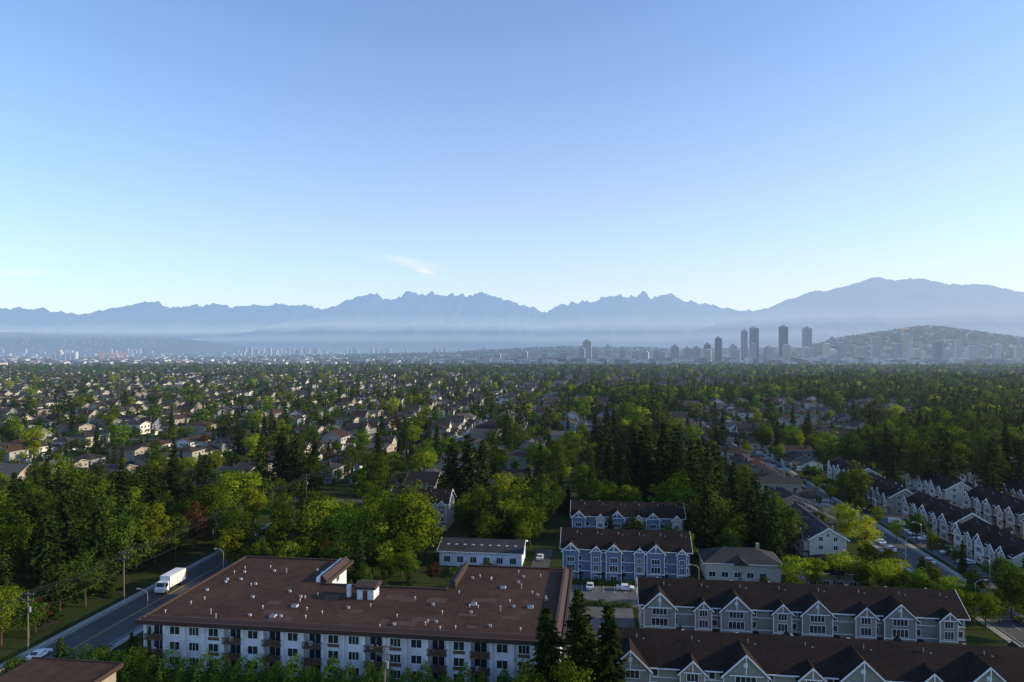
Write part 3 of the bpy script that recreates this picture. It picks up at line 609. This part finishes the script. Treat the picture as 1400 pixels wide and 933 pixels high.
# ------------------------------------------------ poles, wires, lamps
def pole_mesh(h=11.5,tr=True):
    b=MB(); b.cyl((0,0,0),(0,0,h),.17,.11,10,m_pole)
    for z in (h-.5,h-1.8): b.box(-1.3,1.3,-.07,.07,z,z+.14,m_pole)
    for x in (-1.2,-.45,.45,1.2):
        b.cyl((x,0,h-.36),(x,0,h-.12),.05,.07,6,m_metal); b.cyl((x,0,h-1.66),(x,0,h-1.42),.05,.07,6,m_metal)
    b.cyl((-.9,0,h-1.8),(0,0,h-2.5),.025,.025,4,m_metal); b.cyl((.9,0,h-1.8),(0,0,h-2.5),.025,.025,4,m_metal)
    if tr: b.cyl((.42,0,h-4),(.42,0,h-2.9),.25,.25,10,m_metal); b.box(.1,.3,-.05,.05,h-3.6,h-3.4,m_metal)
    return b.mesh('utility_pole')
pm=pole_mesh(); pm2=pole_mesh(11.5,False)
pl=[(-113.7,92),(-113.7,124),(-113.7,152),(-113.7,192),(-113.7,228),(-113.7,256),(-112,300)]
for i,(u,v) in enumerate(pl): x,y=P(u,v); obj('utility_pole',pm if i%2 else pm2,(x,y,0),TH)
x,y=P(-35,109.4); obj('utility_pole',pm,(x,y,0),TH+.1)
wires=MB()
def wire(p,q,sag,r=.03):
    n=10; pts=[]
    for i in range(n+1):
        t=i/n; a=Vector(p).lerp(Vector(q),t); a.z-=sag*4*t*(1-t); pts.append(a)
    for i in range(n): wires.cyl(pts[i],pts[i+1],r,r,4,m_dark)
for i in range(len(pl)-1):
    for dx in (-1.2,-.45,.45,1.2):
        for z in (11.4,10.1):
            if z<11 and abs(dx)<1: continue
            a=P(pl[i][0]+dx,pl[i][1]); c=P(pl[i+1][0]+dx,pl[i+1][1]); wire((*a,z),(*c,z),.9)
    a=P(*pl[i]); c=P(*pl[i+1]); wire((*a,7.5),(*c,7.5),.8,.05)
obj('power_lines',wires.mesh('power_lines'))
def lamp_mesh():
    b=MB(); b.box(-.2,.2,-.2,.2,0,.35,m_conc); b.cyl((0,0,.3),(0,0,7.6),.1,.07,8,m_metal); pr=Vector((0,0,7.6))
    for i in range(1,7):
        t=i/6*math.pi/2; q=Vector((2.0*(1-math.cos(t)),0,7.6+1.1*math.sin(t))); b.cyl(pr,q,.05,.045,6,m_metal); pr=q
    b.box(1.8,2.6,-.16,.16,8.62,8.76,m_metal); b.box(1.9,2.5,-.12,.12,8.58,8.62,m_trim); return b.mesh('street_lamp')
lm=lamp_mesh()
for u,v,r_ in [(-96.2,166,math.pi),(-96.2,196,math.pi),(-96.2,136,math.pi),(84,165,0),(84,200,0),(84,235,0),(84,275,0),(24,168,math.pi),(96,182,math.pi),(96,218,math.pi),(96,252,math.pi)]:
    x,y=P(u,v); obj('street_lamp',lm,(x,y,0),TH+r_)

# ------------------------------------------------ suburban houses
def house(name,seed,w_,d_,he,pitch,kind):
    b=MB(); rr=random.Random(seed); x0,x1,y0,y1=-w_/2,w_/2,-d_/2,d_/2; o=.6
    b.box(x0,x1,y0,y1,0,he,m_wallp)
    def gab(x0,x1,y0,y1,he,ax):
        s=pitch
        if ax=='x':
            c=(y0+y1)/2; hr=he+(y1-y0)/2*pitch
            b.ext('x',[(y0+.02,he-.03),(y1-.02,he-.03),(c,hr-.04)],x0+.02,x1-.02,m_wallp)
            for q in (y0-o,y1+o): b.ext('x',[(q,he-o*s),(c,hr),(c,hr+.2),(q,he-o*s+.2)],x0-o,x1+o,m_roofp)
            for q in (y0-o-.1,y1+o): b.box(x0-o,x1+o,q,q+.1,he-o*s,he-o*s+.18,m_htrim)
            for xx in (x0-o-.06,x1+o):
                for q in (y0-o,y1+o): b.ext('x',[(q,he-o*s-.05),(c,hr-.05),(c,hr+.22),(q,he-o*s+.22)],xx,xx+.06,m_htrim)
        else:
            c=(x0+x1)/2; hr=he+(x1-x0)/2*pitch
            b.ext('y',[(x0+.02,he-.03),(x1-.02,he-.03),(c,hr-.04)],y0+.02,y1-.02,m_wallp)
            for q in (x0-o,x1+o): b.ext('y',[(q,he-o*s),(c,hr),(c,hr+.2),(q,he-o*s+.2)],y0-o,y1+o,m_roofp)
            for q in (x0-o-.1,x1+o): b.box(q,q+.1,y0-o,y1+o,he-o*s,he-o*s+.18,m_htrim)
            for yy in (y0-o-.06,y1+o):
                for q in (x0-o,x1+o): b.ext('y',[(q,he-o*s-.05),(c,hr-.05),(c,hr+.22),(q,he-o*s+.22)],yy,yy+.06,m_htrim)
        return hr
    if kind=='hip':
        a=[(x0-o,y0-o,he),(x1+o,y0-o,he),(x1+o,y1+o,he),(x0-o,y1+o,he)]
        if w_>=d_: i=d_/2; r0=(x0+i,0,he+i*pitch); r1=(x1-i,0,he+i*pitch); F_=[[a[0],a[1],r1,r0],[a[1],a[2],r1],[a[2],a[3],r0,r1],[a[3],a[0],r0]]
        else: i=w_/2; r0=(0,y0+i,he+i*pitch); r1=(0,y1-i,he+i*pitch); F_=[[a[0],a[1],r0],[a[1],a[2],r1,r0],[a[2],a[3],r1],[a[3],a[0],r0,r1]]
        for q in F_: b.poly(q,m_roofp)
        b.box(x0-o,x1+o,y0-o,y1+o,he-.18,he-.01,m_htrim); hr=he+i*pitch
    else: hr=gab(x0,x1,y0,y1,he,'x' if kind=='gx' else 'y')
    gx0=x0 if rr.random()<.5 else x1-5.5
    b.box(gx0,gx0+5.5,y0-4.5,y0,0,2.9,m_wallp)
    s=pitch; c=gx0+2.75
    b.ext('y',[(gx0,2.88),(gx0+5.5,2.88),(c,2.9+2.75*s-.04)],y0-4.48,y0,m_wallp)
    for q in (gx0-.5,gx0+6): b.ext('y',[(q,2.9-.5*s),(c,2.9+2.75*s),(c,3.08+2.75*s),(q,3.08-.5*s)],y0-5,y0,m_roofp)
    b.box(gx0+.5,gx0+5,y0-4.56,y0-4.5,.1,2.3,m_htrim)
    b.box(gx0+.3,gx0+5.2,y0-11,y0-4.6,-.1,.05,m_conc)
    b.box(x0+1,x0+5,y1,y1+2.6,2.3 if he>4 else .4,2.5 if he>4 else .6,m_wood)
    b.box(x1-3,x1,y1+7,y1+9.5,0,2.2,m_wallp); b.box(x1-3.2,x1+.2,y1+6.8,y1+9.7,2.2,2.4,m_roofp)
    b.box(x1-2.4,x1-1.6,y1-3,y1-2.2,he-.5,hr+.7,m_fascia)
    fl=max(1,int(he//2.6))
    for f_ in range(fl):
        z=f_*2.7+.95
        for k in range(int(w_//3.4)):
            xx=x0+1.8+k*3.4
            if f_>0 or not(gx0-1<xx<gx0+6.5): win(b,xx,z,1.7,1.25,y0)
            win(b,xx,z,1.5,1.2,y1,1)
        for k in range(int(d_//4)):
            winx(b,y0+2+k*4,z,1.4,1.15,x0,-1); winx(b,y0+2+k*4,z,1.4,1.15,x1,1)
    me=b.mesh(name); fixn(me); return me
HM=[house('house',1,11,12,5.6,.45,'hip'),house('house',2,12,11,5.6,.5,'gx'),house('house',3,10.5,13.5,5.8,.28,'gy'),house('house',4,13,10,3.2,.4,'hip'),house('house',5,12,11,5.5,.6,'gy'),house('house',6,14,10,3.1,.42,'gx'),house('house',7,10,15,5.8,.22,'gy'),house('house',8,12,12,5.6,.4,'hip')]
HN=['hip_roof_house','gable_roof_house','gable_roof_house','bungalow','gable_roof_house','bungalow','gable_roof_house','hip_roof_house']
FOOT=[(-90,-3,109,164),(-3,86,109,131),(5,76,140,160),(-9,23,156,178),(-12,27,175,194),(-12,29,211,229),(-47,-18,184,202),(26,69,180,197),(55,73,202,238),(42,58,234,264),(105,172,165,352),(-72,-48,221,238),(-114,-96,50,260),(83,96,60,260),(-100,-82,90,112)]
def blocked(u,v,m=0):
    return any(a-m<u<b_+m and c-m<v<d_+m for a,b_,c,d_ in FOOT)
def forest(x,y):
    w_=40*math.sin(y*.011)+30*math.sin(x*.017+2)
    if 720+w_<y<900+w_ and x>.08*y+w_: return True
    if 960<y<1230+2*w_ and x>.38*y+2*w_: return True
    if 340<y<=740 and x>.58*y+w_*.5: return True
    if 420<y<900 and .17*y+w_*.3<x<.22*y+w_*.3 : return True
    return False
houses=[]; hgrid={}
hr_=random.Random(11)
for j in range(-1,15):
    va=150 if j<0 else CROSS[j]; vb=CROSS[j+1] if j+1<len(CROSS) else va+165
    for s in streets(va+5):
        for side in (-1,1):
            v=va+13 if j>=0 else va
            while v<vb-12:
                u=s+side*(17+hr_.uniform(-1.5,1.5)); x,y=P(u,v); vv=v; v+=hr_.uniform(13,16)
                if y<150 or abs(x)>.86*y+30: continue
                if blocked(u,vv,9) or forest(x,y): continue
                if any((x-a)**2+(y-b_)**2<(r+5.5)**2 for a,b_,r in placed): continue
                if hr_.random()<.12: continue
                rot=TH+(-H2 if side>0 else H2)+hr_.uniform(-.06,.06)
                k=hr_.randrange(len(HM)); houses.append((x,y,rot,k,hr_.uniform(.95,1.14)))
                hgrid.setdefault((int(x//20),int(y//20)),[]).append((x,y))
for (x,y,k,r_) in [(-108,222,4,TH),(-125,226,4,TH)]:
    if not any((x-a[0])**2+(y-a[1])**2<150 for a in houses) and not any((x-q[0])**2+(y-q[1])**2<36 for q in placed):
        houses.append((x,y,r_,k,1.05)); hgrid.setdefault((int(x//20),int(y//20)),[]).append((x,y))
def nearhouse(x,y,r):
    i,j=int(x//20),int(y//20)
    for a in (-1,0,1):
        for b_ in (-1,0,1):
            for q in hgrid.get((i+a,j+b_),()):
                if (q[0]-x)**2+(q[1]-y)**2<r*r: return True
    return False
def instancer(name,pts,protos):
    col=bpy.data.collections.new(name+'_prototypes')
    for i,(pn,me) in enumerate(protos):
        o=bpy.data.objects.new('p%02d_%s'%(i,pn),me); col.objects.link(o)
    me=bpy.data.meshes.new(name); me.from_pydata([(p[0],p[1],p[2]) for p in pts],[],[])
    a=me.attributes.new('rot','FLOAT_VECTOR','POINT'); a.data.foreach_set('vector',[c for p in pts for c in (0,0,p[3])])
    a=me.attributes.new('sc','FLOAT_VECTOR','POINT'); a.data.foreach_set('vector',[c for p in pts for c in p[4]])
    a=me.attributes.new('idx','INT','POINT'); a.data.foreach_set('value',[p[5] for p in pts])
    ng=bpy.data.node_groups.new(name+'_nodes','GeometryNodeTree'); ng.is_modifier=True
    ng.interface.new_socket('Geometry',in_out='INPUT',socket_type='NodeSocketGeometry'); ng.interface.new_socket('Geometry',in_out='OUTPUT',socket_type='NodeSocketGeometry')
    i=ng.nodes.new('NodeGroupInput'); o=ng.nodes.new('NodeGroupOutput'); ci=ng.nodes.new('GeometryNodeCollectionInfo'); ci.inputs[0].default_value=col; ci.inputs[1].default_value=True; ci.inputs[2].default_value=True
    ip=ng.nodes.new('GeometryNodeInstanceOnPoints'); ng.links.new(i.outputs[0],ip.inputs['Points']); ng.links.new(ci.outputs[0],ip.inputs['Instance']); ip.inputs['Pick Instance'].default_value=True
    for an,dt,sk in (('rot','FLOAT_VECTOR','Rotation'),('sc','FLOAT_VECTOR','Scale'),('idx','INT','Instance Index')):
        n=ng.nodes.new('GeometryNodeInputNamedAttribute'); n.data_type=dt; n.inputs[0].default_value=an; ng.links.new(n.outputs[0],ip.inputs[sk])
    ng.links.new(ip.outputs[0],o.inputs[0])
    ob=link(bpy.data.objects.new(name,me)); md=ob.modifiers.new('instances','NODES'); md.node_group=ng; return ob
inst=[]
for x,y,r_,k,s_c in houses:
    if y<420: obj(HN[k],HM[k],(x,y,0),r_,s_c)
    else: inst.append((x,y,0,r_,(s_c*1.05,s_c*1.05,s_c*hr_.uniform(.95,1.2)),k))
instancer('distant_houses',inst,[(HN[k],HM[k]) for k in range(len(HM))])

lo=[('fir',conifer('fir_far',m_con,levels=16,per=7,ls=.075,dens=1,rmax=.18)),('fir',conifer('fir_far',m_con,levels=15,per=7,ls=.08,dens=1,rmax=.22,expo=.65)),
 ('maple',broad('maple_far',m_grn,n=34,lv=20,ls=.065)),('linden',broad('linden_far',m_grn,n=34,lv=20,ls=.065,rx=.24,zc=.56,rz=.42)),('ash',broad('ash_far',m_yel,n=34,lv=20,ls=.065)),
 ('oak',broad('oak_far',m_olv,n=36,lv=20,ls=.065,rx=.34)),('oak',broad('oak_far',m_olv,n=32,lv=20,ls=.065,rx=.27,zc=.57,rz=.41)),('plum',broad('plum_far',m_red,n=30,lv=18,ls=.07))]
hip=[('fir',hi['con'][0]),('fir',hi['con'][1]),('maple',hi['grn'][0]),('linden',hi['grn'][2]),('ash',hi['yel'][0]),('oak',hi['olv'][0]),('oak',hi['olv'][1]),('plum',hi['red'][0])]
KEY={0:'con',1:'con',2:'grn',3:'grn',4:'yel',5:'olv',6:'olv',7:'red'}
tr=random.Random(21); midT=[];farT=[]
def addt(x,y,forest_=False,z=0,small=False):
    u,v=UV(x,y)
    if forest_:
        k=tr.choices(range(8),[1.3,1.0,3.2,1.6,1.1,4.5,3.4,.05])[0]; h=tr.uniform(11,20) if k>1 else tr.uniform(14,25)
    else:
        k=tr.choices(range(8),[1.6,1.6,2.2,1.3,1.3,2.4,2.0,.15])[0]; h=tr.uniform(4.5,10.5)
        if tr.random()<.17: h=tr.uniform(11,20)
        if k<2: h*=1.25
        if small: h=tr.uniform(2.2,5)
    if not forest_ and y<900 and any(abs(u-s)<4.5+h*.08 for s in streets(v)): return
    if not forest_ and nearhouse(x,y,6.3+h*.12): return
    if y<460 and blocked(u,v,1+h*.12): return
    if y<320:
        if any((x-a)**2+(y-b_)**2<(r+1.5)**2 for a,b_,r in placed): return
        tree(x,y,h,KEY[k],1.1); return
    w_=tr.uniform(.85,1.22)*(1.1 if k>1 else 1.0)
    (midT if y<500 else farT).append((x,y,z-.1,tr.uniform(0,6.28),(h*w_,h*w_,h),k))
for i in range(37000):
    y=math.sqrt(tr.random())*2400; x=tr.uniform(-.86,.86)*y
    if y<170: continue
    if forest(x,y): continue
    q=mnoise.noise(Vector((x*.006,y*.006,5)))+.5*mnoise.noise(Vector((x*.02,y*.012,9)))
    if tr.random()>.80+1.0*q: continue
    addt(x,y)
for i in range(4200):
    y=150+math.sqrt(tr.random())*600; x=tr.uniform(-.86,.86)*y
    if not forest(x,y): addt(x,y,small=i%5>1)
for i in range(48000):
    y=math.sqrt(tr.random())*1400; x=tr.uniform(-.1,.86)*y
    if y<300 or not forest(x,y): continue
    if 640<y<700 and 380<x<440: continue
    if tr.random()<.64: continue
    addt(x,y,True)
for yy,dens in ((1750,450),(2150,450)):
    for i in range(dens):
        x=tr.uniform(-.85,.85)*yy; y=yy+60*math.sin(x*.004)+tr.gauss(0,35); h=tr.uniform(9,16)
        farT.append((x,y,0,tr.uniform(0,6),(h*1.2,h*1.2,h),tr.choice([0,2,2,5,5,6,6])))

# ------------------------------------------------ hills and distant plain
def lerp_tab(tab,x):
    if x<=tab[0][0]: return tab[0][1]
    for (a,b_),(c,d_) in zip(tab,tab[1:]):
        if x<=c:
            t=(x-a)/(c-a); t=t*t*(3-2*t)*.3+t*.7; return b_+(d_-b_)*t
    return tab[-1][1]
hillR=[(1500,0),(1928,62),(2120,128),(2410,168),(2651,212),(2892,190),(3130,150),(3374,138),(3900,130),(4600,90),(5600,20)]
hillC=[(-2600,0),(-1600,18),(-600,40),(-100,68),(400,92),(900,90),(1500,70),(2300,85),(3200,60),(4200,0)]
hillL=[(-9500,280),(-7600,330),(-6300,300),(-5400,270),(-4700,200),(-4000,90),(-3500,0)]
def hprof(d,c,wf,wb):
    t=(d-c)/(wf if d<c else wb); return max(0,math.cos(min(1,abs(t))*math.pi/2))**1.3
def hR(x,y): return lerp_tab(hillR,x)*hprof(y,4500,1000,900)*(1+.08*mnoise.noise(Vector((x*.004,y*.004,0))))
def hC(x,y): return lerp_tab(hillC,x)*hprof(y,6000,1300,900)*(1+.1*mnoise.noise(Vector((x*.003,y*.003,3))))
def hL(x,y): return lerp_tab(hillL,x)*hprof(y,10500,2200,1500)*(1+.15*mnoise.noise(Vector((x*.001,y*.001,3))))
def terr(name,fn,x0,x1,y0,y1,nx,ny,m,z0=-3):
    vs=[];fs=[]
    for j in range(ny+1):
        for i in range(nx+1):
            x=x0+(x1-x0)*i/nx; y=y0+(y1-y0)*j/ny; vs.append((x,y,fn(x,y)+z0))
    for j in range(ny):
        for i in range(nx):
            a=j*(nx+1)+i; fs.append((a,a+1,a+nx+2,a+nx+1))
    me=bpy.data.meshes.new(name); me.from_pydata(vs,[],fs); me.materials.append(m); me.polygons.foreach_set('use_smooth',[True]*len(fs)); me.update(); return obj(name,me)
m_hill=M('wooded_slope',(.035,.055,.025),.95,.02,.5,stain=.003)
m_mtn=M('mountain_forest_and_rock',(.10,.12,.10),.95,.002,.8,stain=.0006)
terr('wooded_hill',hR,1500,5600,3500,5400,140,50,m_hill); terr('low_hill',hC,-2600,4200,4700,6900,120,40,m_hill); terr('foothills',hL,-12500,-3500,8300,12000,120,40,m_hill)
for i in range(10500):
    x=tr.uniform(1600,4200); y=tr.uniform(3550,4620); h=tr.uniform(10,20)
    if tr.random()<.2: continue
    farT.append((x,y,hR(x,y)-3,tr.uniform(0,6),(h*1.5,h*1.5,h),tr.choice([0,1,2,5,5,6])))
for i in range(5000):
    x=tr.uniform(-2400,4000); y=tr.uniform(4900,6050); h=tr.uniform(9,17)
    farT.append((x,y,hC(x,y)-3,tr.uniform(0,6),(h*1.8,h*1.8,h),tr.choice([0,2,5,5,6])))
for i in range(9000):
    y=2400+(tr.random()**1.3)*4500; x=tr.uniform(-.82,.82)*y; h=tr.uniform(7,14)
    if y>3300 and x<-.25*y and tr.random()<.5: continue
    farT.append((x,y,0,tr.uniform(0,6),(h*1.7,h*1.7,h),tr.choice([0,2,4,5,5,6])))
instancer('woodland_trees',midT,hip)
instancer('distant_trees',farT,lo)
c=MB(); m_dcity=M('pale_distant_building',(.60,.58,.56),.8,.01,.2,stain=.004); m_dcity2=M('grey_distant_building',(.22,.22,.24),.8,.01,.25); m_dcity3=M('brown_distant_building',(.20,.15,.12),.8,.01,.25)
def cb(x,y,z,w_,d_,h,pw=.45):
    q=tr.random(); m=m_dcity if q<pw else (m_dcity2 if q<pw+.3 else m_dcity3)
    c.box(x,x+w_,y,y+d_,z-2,z+h,m)
    c.box(x+w_*.3,x+w_*.55,y+d_*.3,y+d_*.6,z+h,z+h+2,m_dcity2)
    if h>9:
        k=3.0
        while k<h-1: c.box(x+.5,x+w_-.5,y-.15,y,z+k,z+k+1.3,m_glass); k+=3.2
def gz(x,y): return hC(x,y) if 4700<y<6900 else (hR(x,y) if x>1500 and 3500<y<5400 else 0)
for i in range(2300):
    y=2500+tr.random()*4300; x=tr.uniform(-.82,.82)*y
    if x<-.25*y or tr.random()<.5: s_=tr.choice([1,1,1,2.2,3.5]); cb(x,y,gz(x,y),tr.uniform(12,35)*s_,tr.uniform(12,40),tr.uniform(6,15))
for i in range(600):
    y=tr.uniform(2700,3900); x=tr.uniform(-.05,.8)*y; cb(x,y,gz(x,y),tr.uniform(15,60),tr.uniform(14,30),tr.uniform(9,30))
for i in range(1100):
    x=tr.uniform(1700,4000); y=tr.uniform(3600,4500); cb(x,y,hR(x,y),tr.uniform(9,18),12,tr.uniform(11,18),.3)
for i in range(400):
    x=tr.uniform(-600,3200); y=tr.uniform(5000,5950); cb(x,y,hC(x,y),tr.uniform(12,22),12,tr.uniform(8,13),.35)
for i in range(420):
    y=tr.uniform(7000,9500); x=tr.uniform(-.8,-.1)*y; cb(x,y,0,tr.uniform(20,120),30,tr.uniform(12,34))
for cx_,cy_,n_ in ((-2650,8600,26),(-1300,7600,8),(-2500,7000,12),(-560,7300,8),(250,7500,8),(-4600,8200,12),(-3300,8400,12),(-5600,8300,10),(-1900,8200,10)):
    for i in range(n_): cb(cx_+tr.gauss(0,220),cy_+tr.gauss(0,150),0,tr.uniform(24,44),24,tr.uniform(35,100),.7)
for i in range(500):
    x=tr.uniform(-9000,-4800); y=tr.uniform(8700,10300); cb(x,y,hL(x,y),tr.uniform(14,34),12,tr.uniform(8,14),.3)
obj('distant_city',c.mesh('distant_city'))
m_tg=M('tower_glass',(.13,.17,.22),.25,.05,.2,spec=.6); m_td=M('dark_tower_glass',(.04,.06,.09),.2,.05,.2,spec=.6); m_tc=M('tower_concrete',(.46,.46,.46),.8,.05,.15)
def tower(x,y,h,w_,kind=0,rot=0):
    b=MB(); g_=[m_tg,m_td,m_tc][kind%3]; d_=w_*.8; a=w_/2; c_=d_/2
    b.box(-a*1.7,a*1.7,-c_*1.6,c_*1.6,-3,10,m_tc)
    b.box(-a,a,-c_,c_,10,h,g_)
    z=10
    while z<h-1:
        b.box(-a-.9,a+.9 if (int(z)%2) else a+.5,-c_-.7,c_+.7,z,z+(.45 if kind!=2 else 1.2),m_tc if kind!=1 else m_tg); z+=3.1
    if kind==2:
        z=11.5
        while z<h-2: b.box(-a+1,a-1,-c_-.2,-c_,z,z+1.5,m_glass); z+=3.1
    for q in (-a-.4,-a*.3,a*.25,a-.6): b.box(q,q+1.0,-c_-.95,-c_-.7,10,h,m_tc if kind!=1 else m_td)
    for q in (-c_,c_-1.5): b.box(a+.9,a+1.2,q,q+1.5,10,h,m_tc)
    b.box(-a*.7,a*.6,-c_*.7,c_*.7,h,h+5,m_tc); b.box(-a*.35,a*.3,-c_*.4,c_*.4,h+5,h+9,m_td)
    obj('residential_tower',b.mesh('residential_tower'),(x,y,0),rot)
for x,h,w_,k in [(360,106,40,2),(462,82,24,2),(765,80,36,0),(808,72,26,0),(875,74,34,0),(905,66,28,2),(962,118,30,1),(1004,114,30,0),(1108,154,30,0),(1173,170,34,1),(1317,176,40,1),(1423,168,38,0),(1567,98,40,0),(1602,78,26,2),(1760,126,40,2),(1650,76,30,0),(2195,82,40,2),(2024,80,28,0),(1487,66,34,2),(2373,76,30,2),(1072,84,28,2),(1230,76,32,0),(1372,76,30,2),(700,56,28,2),(1700,84,32,0),(1925,70,36,2),(2095,72,36,0),(640,54,34,2),
  (328,72,26,0),(402,64,28,2),(580,60,32,2),(150,50,30,2),(60,54,24,2),(240,50,36,0),(-70,46,28,2),(838,62,28,0),(930,90,26,1),(1050,64,36,2),(1142,92,28,0),(1270,86,28,2),(1520,84,28,1),(1455,92,28,2),(1990,104,28,1),(2140,70,30,2),(2262,66,40,0),(2312,90,26,0),(1812,92,30,0),(520,64,26,0),(680,66,24,2),(1540,120,26,0),(2080,110,26,2)]:
    tower(x,3200+tr.uniform(-60,120),h,w_,k,tr.uniform(-.4,.2))
b=MB(); z=0
while z<136: b.box(-20,20,-15,15,z,z+.6,m_tc); z+=3.2
b.box(-7,7,-6,6,0,144,m_tc)
for q in (-19,-7,6,18): b.box(q,q+1.2,-14.5,-13.3,0,136,m_tc); b.box(q,q+1.2,13.3,14.5,0,136,m_tc)
obj('tower_under_construction',b.mesh('tower_under_construction'),(1852,3200,0),-.2)
b=MB(); m_cr=M('crane_red',(.5,.09,.05),.6,.1,.1); m_cy=M('crane_yellow',(.6,.4,.08),.6,.1,.1)
for q in ((-1.2,-1.2),(1.2,-1.2),(1.2,1.2),(-1.2,1.2)): b.cyl((q[0],q[1],0),(q[0],q[1],168),.3,.3,4,m_cy)
for z in range(0,168,4): b.cyl((-1.2,-1.2,z),(1.2,-1.2,z+4),.2,.2,3,m_cy)
b.box(-18,48,-.8,.8,163,164.6,m_cy); b.box(-18,-13,-1.5,1.5,160,163,m_tc); b.cyl((0,0,172),(45,0,164.6),.2,.2,3,m_cy); b.cyl((0,0,172),(-16,0,164.6),.2,.2,3,m_cy); b.box(-.6,.6,-.6,.6,164,172,m_cy)
obj('tower_crane',b.mesh('tower_crane'),(1826,3190,0),.5)
b=MB()
for x in (-14,14):
    for y in (-9,9): b.cyl((x,y,0),(x*.8,y,48),1.4,1.2,5,m_cr)
b.box(-14,14,-10,-8,20,22,m_cr); b.box(-14,14,8,10,20,22,m_cr); b.box(-24,38,-2,2,48,51,m_cr); b.cyl((0,0,51),(0,0,72),1.3,1,5,m_cr); b.cyl((0,0,72),(36,0,51),.6,.6,4,m_cr); b.cyl((0,0,72),(-22,0,51),.6,.6,4,m_cr); b.box(-20,-8,-4,4,43,48,m_cr)
me=b.mesh('harbour_crane')
for x,r_ in ((-2500,1.3),(-2430,1.2),(-2370,.9)): obj('harbour_crane',me,(x,4150,0),r_,.85)
b=MB()
for i in range(6): b.cyl((i*30,0,0),(i*30,0,40+8*(i%3)),12,12,14,m_dcity)
b.box(40,60,-10,10,40,66,m_dcity); obj('grain_silos',b.mesh('grain_silos'),(-2800,4150,0))
B=Bld('warehouse',395,605); B['walls'].box(0,70,0,34,0,9,m_cream); B['roof'].box(-.5,70.5,-.5,34.5,9,9.6,m_trim)
for k in range(9): B['loading_doors'].box(4+k*7,8+k*7,-.15,0,.3,4.5,m_metal); B['roof_units'].box(5+k*7,8+k*7,12,15,9.6,11,m_metal)
B.done()

# ------------------------------------------------ mountains
def mtn(name,tab,yc,depth,back,x0,x1,nx,ny,seed,amp=60,hf=.45):
    def fn(x,y):
        R=lerp_tab(tab,x/1000.0)
        R+=amp*(mnoise.ridged_multi_fractal(Vector((x*.0013,seed,0)),.85,2.2,6,1.0,2.0)-1.0)+amp*hf*mnoise.fractal(Vector((x*.007,seed,2)),.75,2.0,4)
        t=(y-(yc-depth))/depth
        if t<=1:
            n=mnoise.ridged_multi_fractal(Vector((x*.0007,y*.00028,seed)),.85,2.1,6,1.0,2.0)
            tt=max(0,t); return R*(tt**1.05)*(1-.65*(1-tt)*(1.3-n)*min(1,tt*6))
        q=(y-yc)/back; return R*(1-q*.9)
    return terr(name,fn,x0,x1,yc-depth,yc+back,nx,ny,m_mtn,-5)
T1=[(-26,1250),(-21,1400),(-18,1250),(-15.0,1290),(-13.7,1271),(-13.3,1160),(-12.0,1190),(-11.25,1400),(-10.4,1480),(-9.86,1320),(-8.8,1385),(-7.9,1320),(-7.4,1425),(-6.6,1385),(-6.0,1360),(-5.36,1250),(-4.5,1180),(-3,1100),(6,1000),(10,1150),(16,1250),(26,1100)]
T2=[(-9,300),(-7,700),(-6.0,1000),(-5.3,1270),(-4.7,1560),(-4.4,1600),(-4.07,1665),(-3.8,1570),(-3.64,1585),(-3.2,1690),(-3.0,1770),(-2.7,1660),(-2.36,1700),(-2.0,1610),(-1.7,1650),(-1.3,1620),(-.86,1690),(-.5,1560),(-.21,1510),(.3,1350),(.86,1190),(1.4,1350),(1.93,1470),(2.4,1440),(2.79,1610),(3.3,1650),(3.86,1740),(4.1,1640),(4.39,1730),(4.93,1530),(6.43,1230),(7.5,1100),(9,900),(14,700),(20,700)]
T3=[(2.6,0),(3.4,330),(4.5,730),(5.25,950),(5.7,1170),(6.15,1280),(6.9,1400),(7.4,1590),(7.7,1520),(8.1,1575),(8.85,1465),(9.3,1440),(9.6,1430),(10.5,1280),(12,1000),(16,700)]
mtn('mountain_range',[(a*1.25,60+(b_-60)*1.25) for a,b_ in T1],25000,6000,3000,-32000,32000,1000,36,1.3,115)
mtn('mountain_range',T2,20000,6500,2500,-9500,20000,900,54,4.1,120)
mtn('mountain',T3,14000,5000,2500,2600,16000,420,50,7.7,42)
print('trees',len(midT),len(farT),'houses',len(houses),'objs',len(scene.objects))
